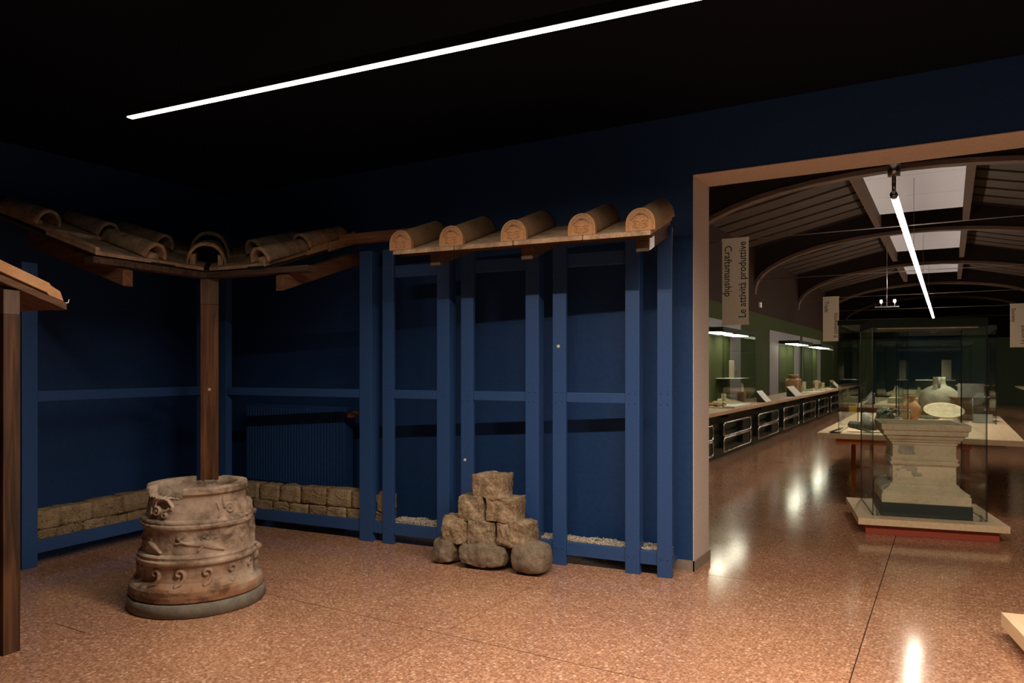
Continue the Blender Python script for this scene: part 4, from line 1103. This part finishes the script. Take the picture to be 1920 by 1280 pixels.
# --- case on the left front
b = rough_block(0.36, 0.15, 0.10, 71, 0.02, 12, 0.9, 12); zs = min(p[2] for p in b.v); b.move(lambda p: p-Vector((0, 0, zs)))
solo('bronze_fragment', b, 'bronze', 'dark boat-shaped bronze lump at the front of the left table case', 'fragment', (-0.83, 9.42, ZT), 0.15)
b = rough_block(0.15, 0.16, 0.24, 73, 0.045, 14, 0.7, 13); zs = min(p[2] for p in b.v); b.move(lambda p: p-Vector((0, 0, zs)))
solo('bronze_fragment', b, 'bronze', 'mottled green-black bronze lump standing in the left table case', 'fragment', (-0.66, 9.8, ZT), 0.3)
b = MB().lathe([(0.001, 0.0), (0.05, 0.02), (0.062, 0.06), (0.045, 0.11), (0.001, 0.14)], 16)
solo('shell_cup', b, 'white', 'small white cup in the left table case', 'cup', (-0.93, 10.5, ZT+0.03))
solo('display_stand', MB().lathe([(0.05, 0), (0.05, 0.006), (0.008, 0.01), (0.008, 0.03), (0.02, 0.029)], 14), 'steel', 'little steel stand under the white cup', 'stand', (-0.93, 10.5, ZT))
solo('display_plinth', MB().box(-0.16, 0.16, -0.15, 0.15, 0, 0.10), 'greybase', 'grey block plinth in the left table case', 'plinth', (-0.68, 10.75, ZT), 0.1, bv=0.003)
iron = MB()
for dx in (-0.06, 0.06): iron.tube([(dx+0.045*math.cos(a), 0, 0.05+0.045*math.sin(a)) for a in np.linspace(0, 2*math.pi, 17)[:-1]], 0.011, 8, closed=True)
solo('iron_rings', iron, 'iron', 'pair of grey iron rings on the grey block plinth', 'rings', (-0.66, 10.75, ZT+0.107))
info_panel(-0.58, 10.25, 0.751, 0.22, 'tilted dark label near the right pane of the left table case', 35, R(90), False, 0.16, 'greybase')
info_panel(-1.17, 9.2, 0.751, 0.24, 'grey label leaning outside the left corner of the table case', 20, R(180), False, 0.12, 'greybase')
# --- case on the rear
jug = thing('clay_jug', 'orange terracotta jug with handle in the rear table case', 'jug', (-0.45, 11.85, ZT))
part('body', MB().lathe([(0.05, 0), (0.075, 0.01), (0.105, 0.07), (0.115, 0.13), (0.1, 0.2), (0.06, 0.25), (0.038, 0.27), (0.034, 0.30), (0.045, 0.335), (0.05, 0.345), (0.042, 0.345), (0.03, 0.3)], 28), 'terra', jug)
part('handle', MB().tube([(-0.035, -0.02, 0.315), (-0.075, -0.035, 0.33), (-0.115, -0.05, 0.29), (-0.12, -0.055, 0.22), (-0.095, -0.045, 0.17)], 0.013, 8), 'terra', jug)
pot = thing('clay_pot', 'small pale clay pot left of the terracotta jug', 'pot', (-0.535, 11.66, ZT))
part('body', MB().lathe([(0.035, 0), (0.05, 0.005), (0.068, 0.06), (0.066, 0.12), (0.058, 0.135), (0.075, 0.15), (0.07, 0.155), (0.05, 0.13), (0.05, 0.02)], 24), 'clay', pot)
part('handle', MB().tube([(0.06, 0, 0.145), (0.085, 0, 0.13), (0.075, 0, 0.09)], 0.008, 6), 'clay', pot)
solo('flask', MB().lathe([(0.02, 0), (0.033, 0.02), (0.033, 0.07), (0.012, 0.095), (0.012, 0.12), (0.018, 0.125)], 16), 'yellow', 'tiny yellow flask behind the small clay pot', 'flask', (-0.57, 12.5, ZT))
am_ = thing('amphora', 'large round grey-green amphora in the rear table case', 'amphora', (-0.13, 12.70, ZT))
part('body', MB().lathe([(0.08, 0.0)]+[(0.275*math.sin(a), 0.245-0.245*math.cos(a)) for a in np.linspace(0.35, 2.78, 18)]+[(0.085, 0.50), (0.078, 0.56), (0.085, 0.60), (0.075, 0.60), (0.06, 0.55)], 36), 'greyclay', am_)
part('handle', MB().tube([(0.0, -0.09, 0.585), (0.0, -0.15, 0.58), (0.0, -0.165, 0.52), (0.0, -0.155, 0.45)], 0.02, 8), 'greyclay', am_)
def dish(r, tz):
    mb = MB().lathe([(0.06, 0.0), (r*0.5, 0.012), (r*0.9, 0.045), (r, 0.065), (r*0.985, 0.07), (r*0.85, 0.05), (r*0.45, 0.024), (0.001, 0.018)], 40)
    return mb.move(lambda p: Vector((p.x, p.y*math.cos(tz)-p.z*math.sin(tz), p.z*math.cos(tz)+p.y*math.sin(tz)+r*math.sin(tz))))
solo('clay_plate', dish(0.25, R(22)), 'clay', 'large round cream plate tilted towards the viewer', 'plate', (-0.07, 11.83, ZT), 0.15)
bw = thing('clay_bowl', 'large dark brown clay basin at the right of the rear table case', 'bowl', (0.24, 12.27, ZT))
part('body', MB().lathe([(0.11, 0), (0.14, 0.02), (0.19, 0.17), (0.225, 0.2), (0.232, 0.30), (0.255, 0.315), (0.26, 0.33), (0.235, 0.33), (0.21, 0.2), (0.1, 0.03)], 36), 'brownclay', bw)
bw = thing('clay_bowl', 'orange-brown clay bowl on a block behind the dark basin', 'bowl', (0.29, 12.97, ZT+0.22))
part('body', MB().lathe([(0.09, 0), (0.12, 0.01), (0.16, 0.12), (0.205, 0.24), (0.215, 0.26), (0.19, 0.26), (0.14, 0.11)], 32), 'terra', bw)
solo('display_plinth', MB().box(-0.12, 0.12, -0.12, 0.12, 0, 0.219), 'brownclay', 'brown block plinth under the orange-brown bowl', 'plinth', (0.29, 12.97, ZT))
tr = rough_block(0.42, 0.2, 0.16, 81, 0.01, 9, 0.3, 8); zs = min(p[2] for p in tr.v); tr.move(lambda p: p-Vector((0, 0, zs)))
solo('clay_trough', tr, 'clay', 'pale oblong clay trough piece behind the jug', 'fragment', (-0.38, 13.12, ZT), 0.05)
b = rough_block(0.3, 0.09, 0.05, 83, 0.012, 8, 0.7, 12); zs = min(p[2] for p in b.v); b.move(lambda p: p-Vector((0, 0, zs)))
solo('bronze_fragment', b, 'bronze', 'dark stick-like fragment between jug and amphora', 'fragment', (-0.27, 12.2, ZT), 0.1)
info_panel(0.39, 11.75, 0.751, 0.22, 'low white label in the front right corner of the rear table case', 60, R(-90), False, 0.12)
info_panel(0.25, 11.72, 1.08, 0.3, 'tilted grey-green label above the dark basin', 45, R(-90), False, 0.26, 'greybase')
solo('label_holder', MB().tube([(0, 0, 0), (0, 0, 0.33)], 0.004, 6), 'steel', 'thin steel rod holding the grey-green label', 'stand', (0.27, 11.70, ZT))

# --- second table
info_panel(-1.47, 16.5, 0.751, 0.26, 'white label leaning at the left front corner of the second table', 50, R(180), True, 0.28)
t = thing('glass_shelf', 'square glass shelf on legs in the second table case', 'shelf', (-0.25, 17.8, 1.22))
part('shelf_board', MB().box(-0.36, 0.36, -0.2, 0.2, 0, 0.012), 'white', t)
for x in (-0.33, 0.33): part('shelf_leg', MB().box(x-0.006, x+0.006, -0.15, 0.15, -0.358, 0), ['glass'], t)
solo('plaque', MB().box(-0.09, 0.09, -0.02, 0.02, 0, 0.42), 'beige', 'tall beige plaque on the shelf of the second table case', 'plaque', (-0.05, 17.85, 1.233), bv=0.012)
for i, (x, y, hh, mt, lab) in enumerate(((-0.98, 17.8, 0.24, 'clay', 'pointed pale fragment at the left of the second table case'), (-0.55, 17.5, 0.22, 'clay', 'broad pale pyramid fragment in the second table case'), (-0.28, 17.3, 0.18, 'cream', 'cream cone under the shelf of the second table case'), (-0.12, 17.3, 0.2, 'cream', 'slim cream cone right of the other cone'))):
    b = MB().prism([(-hh*0.4, 0), (hh*0.4, 0), (hh*0.1, hh), (-hh*0.05, hh)], 'y', -0.05, 0.05)
    solo('stone_fragment', b, mt, lab, 'fragment', (x, y, ZT+0.11))
solo('display_plinth', MB().box(-0.65, 0.65, -0.35, 0.40, 0, 0.108), 'cream', 'low cream plinth in the second table case', 'plinth', (-0.45, 17.5, ZT), bv=0.003)
ye = thing('information_sign', 'yellow card standing on the floor side of the second table', 'sign', (-1.60, 15.6, 0.0))
part('card', MB().box(-0.07, 0.07, -0.004, 0.004, 0.62, 0.76), 'yellow', ye)
part('rod', MB().tube([(0, 0, 0.0), (0, 0, 0.62)], 0.006, 6).lathe([(0.08, 0), (0.08, 0.01), (0.01, 0.012)], 16), 'steel', ye)

# --- right hand counter
rc = thing('display_counter', 'wall counter with pale top along the right wall of the hall', 'counter', (2.5, 26, 0))
part('counter_top', MB().box(2.12, HX1-0.01, 18.0, 33.5, 0.745, 0.80), 'lwood', rc, (2.5, 26, 0))
part('front_panel', MB().box(2.5, 2.54, 18.0, 33.5, 0.0, 0.744), 'dgreen', rc, (2.5, 26, 0))

# ================================================================ altar case
CA = (-0.24, 7.94); RA = R(11.5)
pk = thing('display_plinth', 'low pale wooden plinth with red foot carrying the stone altar', 'plinth', (CA[0], CA[1], 0), RA)
part('plinth_top', MB().box(-0.585, 0.585, -0.56, 0.56, 0.092, 0.15), 'lwood', pk, bv=0.003)
part('plinth_foot', MB().box(-0.52, 0.52, -0.50, 0.50, 0.0, 0.091), 'redmetal', pk, bv=0.003)
gc = glass_case('altar_display_case', 'tall glass hood over the stone altar', -0.455, 0.455, -0.455, 0.455, 0.152, 1.935, (CA[0]-0.01, CA[1]+0.07, 0), RA, lid=0.075, lights=0)
part('light_panel', MB().box(-0.40, 0.40, -0.40, -0.32, 1.850, 1.859), 'white', gc, label='unlit white strip under the lid')
for sx in (-1, 1):
    for sy in (-1, 1):
        part('clamp', MB().tube([(sx*0.41, sy*0.43, 0.151), (sx*0.41, sy*0.43, 0.20)], 0.008, 8).tube([(sx*0.41, sy*0.43, 0.19), (sx*0.41, sy*0.47, 0.19)], 0.008, 8), 'steel', gc)
al = thing('stone_altar', 'moulded cream stone altar with hollow top on a dark base', 'altar', (CA[0]+0.0, CA[1]-0.01, 0.151), R(9.5))
AO = 0.151
part('dark_base', MB().box(-0.365, 0.365, -0.36, 0.36, 0, 0.119), 'plinthdark', al, bv=0.003)
prof = [(0.355, 0.27), (0.355, 0.345), (0.345, 0.352), (0.35, 0.368), (0.338, 0.376), (0.312, 0.39), (0.288, 0.408), (0.275, 0.424), (0.277, 0.436), (0.262, 0.441), (0.256, 0.452), (0.255, 0.60), (0.266, 0.606), (0.276, 0.62), (0.276, 0.634), (0.265, 0.638), (0.265, 0.652), (0.272, 0.656), (0.272, 0.67), (0.258, 0.675), (0.255, 0.685), (0.255, 0.79), (0.262, 0.794), (0.265, 0.815), (0.28, 0.822), (0.285, 0.835), (0.302, 0.85), (0.312, 0.875), (0.335, 0.884), (0.338, 0.925), (0.352, 0.932), (0.358, 0.985), (0.30, 0.985), (0.285, 0.95), (0.27, 0.90), (0.001, 0.895)]
mb = MB(); rows = []
for h, z in prof: rows.append([(-h, -h, z), (h, -h, z), (h, h, z), (-h, h, z)])
for r_ in range(len(rows)-1):
    pass
mb.sweep(rows, close=True)
part('body', mb, 'marble', al, (0, 0, AO), bv=0.003)
b = rough_block(0.03, 0.34, 0.3, 91, 0.012, 14, 0.2, 14); b.move(lambda p: p+Vector((-0.252, 0.0, 0.56)))
part('worn_relief', b, 'marble_old', al, (0, 0, AO), label='worn grey carved side of the altar')
b = rough_block(0.24, 0.02, 0.11, 93, 0.008, 14, 0.3, 14); b.move(lambda p: p+Vector((-0.12, -0.246, 0.552)))
part('worn_patch', b, 'marble_old', al, (0, 0, AO), label='greyish original fragment set in the front')
b = rough_block(0.22, 0.02, 0.085, 95, 0.006, 14, 0.3, 14); b.move(lambda p: p+Vector((-0.13, -0.246, 0.745)))
part('worn_patch', b, 'marble_old', al, (0, 0, AO), label='greyish original fragment below the cornice')
vol = MB()
for i in range(6):
    y = -0.25+i*0.09
    vol.tube([(-0.27, y, 0.43), (-0.315, y-0.005, 0.41), (-0.345, y-0.01, 0.385), (-0.352, y-0.01, 0.37)], 0.02, 8)
part('leaf_moulding', vol, 'marble_old', al, (0, 0, AO), label='carved leaf moulding on the left foot')

# second plinth cut by the right edge
pk = thing('display_plinth', 'pale wooden plinth corner at the right edge of the view', 'plinth', (0.245, 4.879, 0), R(11.5))
part('plinth_top', MB().box(0, 1.1, -1.1, 0, 0.072, 0.15), 'lwood', pk, bv=0.003)
part('plinth_foot', MB().box(0.07, 1.03, -1.03, -0.07, 0.0, 0.071), 'redmetal', pk)

# ================================================================ banners
def text_mesh(body, size, mat, shear=0.0):
    c = bpy.data.curves.new('lettering', 'FONT'); c.body = body; c.size = size; c.extrude = 0.0008; c.offset = 0.0015; c.align_x = 'LEFT'; c.resolution_u = 3
    tmp = bpy.data.objects.new('lettering', c); COL.objects.link(tmp)
    dg = bpy.context.evaluated_depsgraph_get()
    me = bpy.data.meshes.new_from_object(tmp.evaluated_get(dg))
    bpy.data.objects.remove(tmp); me.materials.clear(); me.materials.append(M[mat]); return me
def banner(x0, x1, y, z0, z1, en, it, label, rz=0.0, s_en=0.165, s_it=0.165):
    wd = x1-x0
    t = thing('banner', label, 'banner', (x0, y, z0), rz)
    part('cloth', MB().box(0, wd, -0.002, 0.002, 0.0, z1-z0-0.0), 'banner', t)
    part('top_bar', MB().box(-0.005, wd+0.005, -0.010, 0.010, z1-z0, z1-z0+0.05), 'banner', t)
    part('bottom_bar', MB().box(-0.005, wd+0.005, -0.008, 0.008, -0.03, -0.0), 'banner', t)
    def put(me, x, z, ang, L):
        xs = [v.co.x for v in me.vertices]; sc = L/(max(xs)-min(xs))
        o_ = part('lettering', me, None, t)
        o_.rotation_euler = Matrix.Rotation(ang, 3, 'Y').to_euler() if False else (Matrix.Rotation(ang, 3, 'Y') @ Matrix.Rotation(R(90), 3, 'X')).to_euler()
        o_.location = (x, -0.0035, z); o_.scale = (sc, 1, 1)
        return o_
    Lh = z1-z0
    put(text_mesh(en[0], s_en, 'ink'), wd*0.10, Lh*en[1], R(90), Lh*en[2])
    put(text_mesh(it[0], s_it, 'ink'), wd*0.90, Lh*it[1], R(-90), Lh*it[2])
banner(-3.133, -2.72, 11.9, 2.20, 3.50, ('Craftsmanship', 0.95, 0.62), ('Le attivit\u00e0 produttive', 0.06, 0.92), 'beige hanging banner reading Craftsmanship and Le attivit\u00e0 produttive')
banner(-3.179, -2.748, 23.2, 2.28, 3.50, ('Trade', 0.93, 0.26), ('Il commercio', 0.06, 0.58), 'beige hanging banner reading Trade and Il commercio')
banner(1.69, 2.12, 28.8, 2.17, 3.50, ('Society', 0.93, 0.34), ('La societ\u00e0', 0.06, 0.44), 'beige hanging banner reading Society and La societ\u00e0')

for ob in bpy.data.objects:
    if '_o' in ob: del ob['_o']
